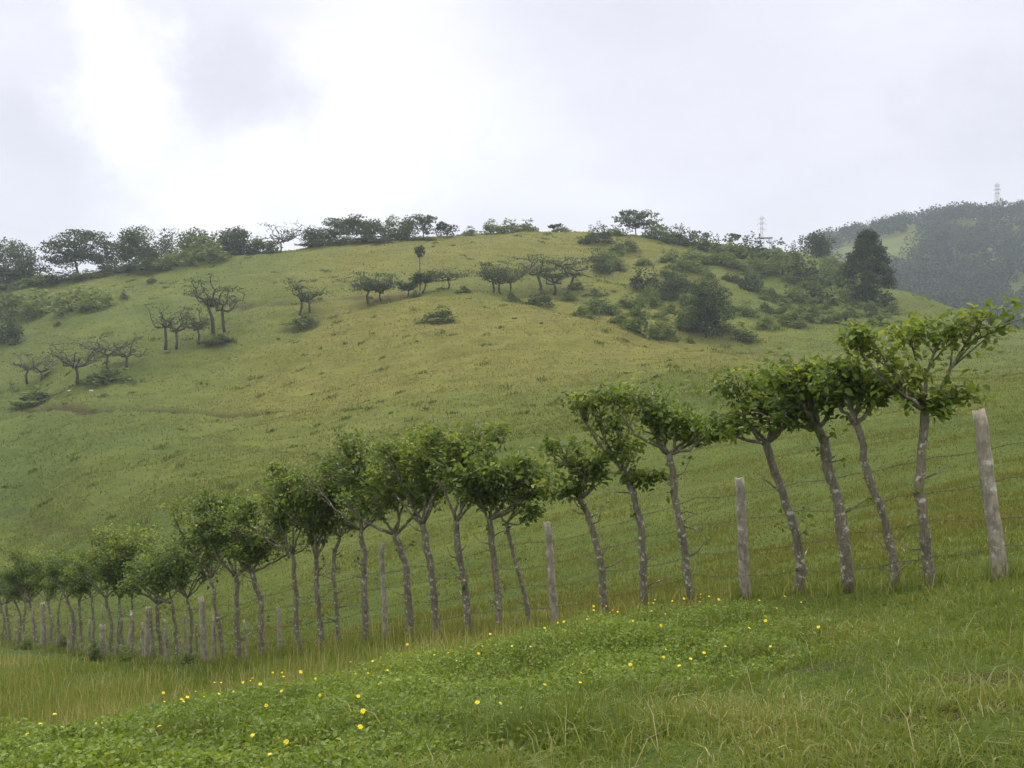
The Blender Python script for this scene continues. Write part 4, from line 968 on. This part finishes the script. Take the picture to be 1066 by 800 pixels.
sc_ = N(nt, 'ShaderNodeVectorMath', operation='SCALE'); nt.links.new(cr.outputs[0], sc_.inputs[0]); sc_.inputs['Scale'].default_value = 8.5
sx = N(nt, 'ShaderNodeSeparateXYZ'); nt.links.new(tc.outputs['Generated'], sx.inputs[0])
zen = N(nt, 'ShaderNodeMapRange'); zen.interpolation_type = 'SMOOTHSTEP'                  # an overcast sky is brightest overhead
zen.inputs['From Min'].default_value = .36; zen.inputs['From Max'].default_value = .85; zen.inputs['To Min'].default_value = 1; zen.inputs['To Max'].default_value = 3.7
nt.links.new(sx.outputs['Z'], zen.inputs['Value'])
zc = ramp(nt, sx.outputs['Z'], [(.36, (1, 1, 1)), (.7, (1.06, 1.0, .87))])
sm = N(nt, 'ShaderNodeVectorMath', operation='MULTIPLY'); nt.links.new(sc_.outputs[0], sm.inputs[0]); nt.links.new(zc.outputs[0], sm.inputs[1])
sz = N(nt, 'ShaderNodeVectorMath', operation='SCALE'); nt.links.new(sm.outputs[0], sz.inputs[0]); nt.links.new(zen.outputs[0], sz.inputs['Scale'])
mx = mix(nt, .95, sky.outputs[0], sz.outputs[0])
nt.links.new(mx, bg.inputs[0]); nt.links.new(bg.outputs[0], out.inputs[0])

sl = bpy.data.lights.new('sun', 'SUN'); sl.energy = 1.5; sl.angle = math.radians(25); sl.color = (1, .97, .92)
so = bpy.data.objects.new('sun', sl); C.objects.link(so)
d = np.array([math.cos(SUN_EL) * math.sin(SUN_AZ), math.cos(SUN_EL) * math.cos(SUN_AZ), math.sin(SUN_EL)])
from mathutils import Vector
so.rotation_euler = Vector(d).to_track_quat('Z', 'Y').to_euler(); so.location = (0, 0, 160)

# ------------------------------------------------------------------ camera, render settings
cam = bpy.data.cameras.new('camera'); cam.lens = 36 * F / 1066; cam.sensor_width = 36; cam.clip_end = 3000; cam.clip_start = .05
co = bpy.data.objects.new('camera', cam); C.objects.link(co); co.location = (0, 0, 0); co.rotation_euler = (math.radians(90), 0, 0)
scene.camera = co
scene.view_settings.view_transform = 'Standard'; scene.view_settings.look = 'None'; scene.view_settings.exposure = 0.38; scene.view_settings.gamma = 1
scene.view_settings.use_curve_mapping = False
cy = scene.cycles
cy.max_bounces = 6; cy.diffuse_bounces = 3; cy.transmission_bounces = 4; cy.volume_bounces = 1; cy.transparent_max_bounces = 8
cy.use_denoising = True
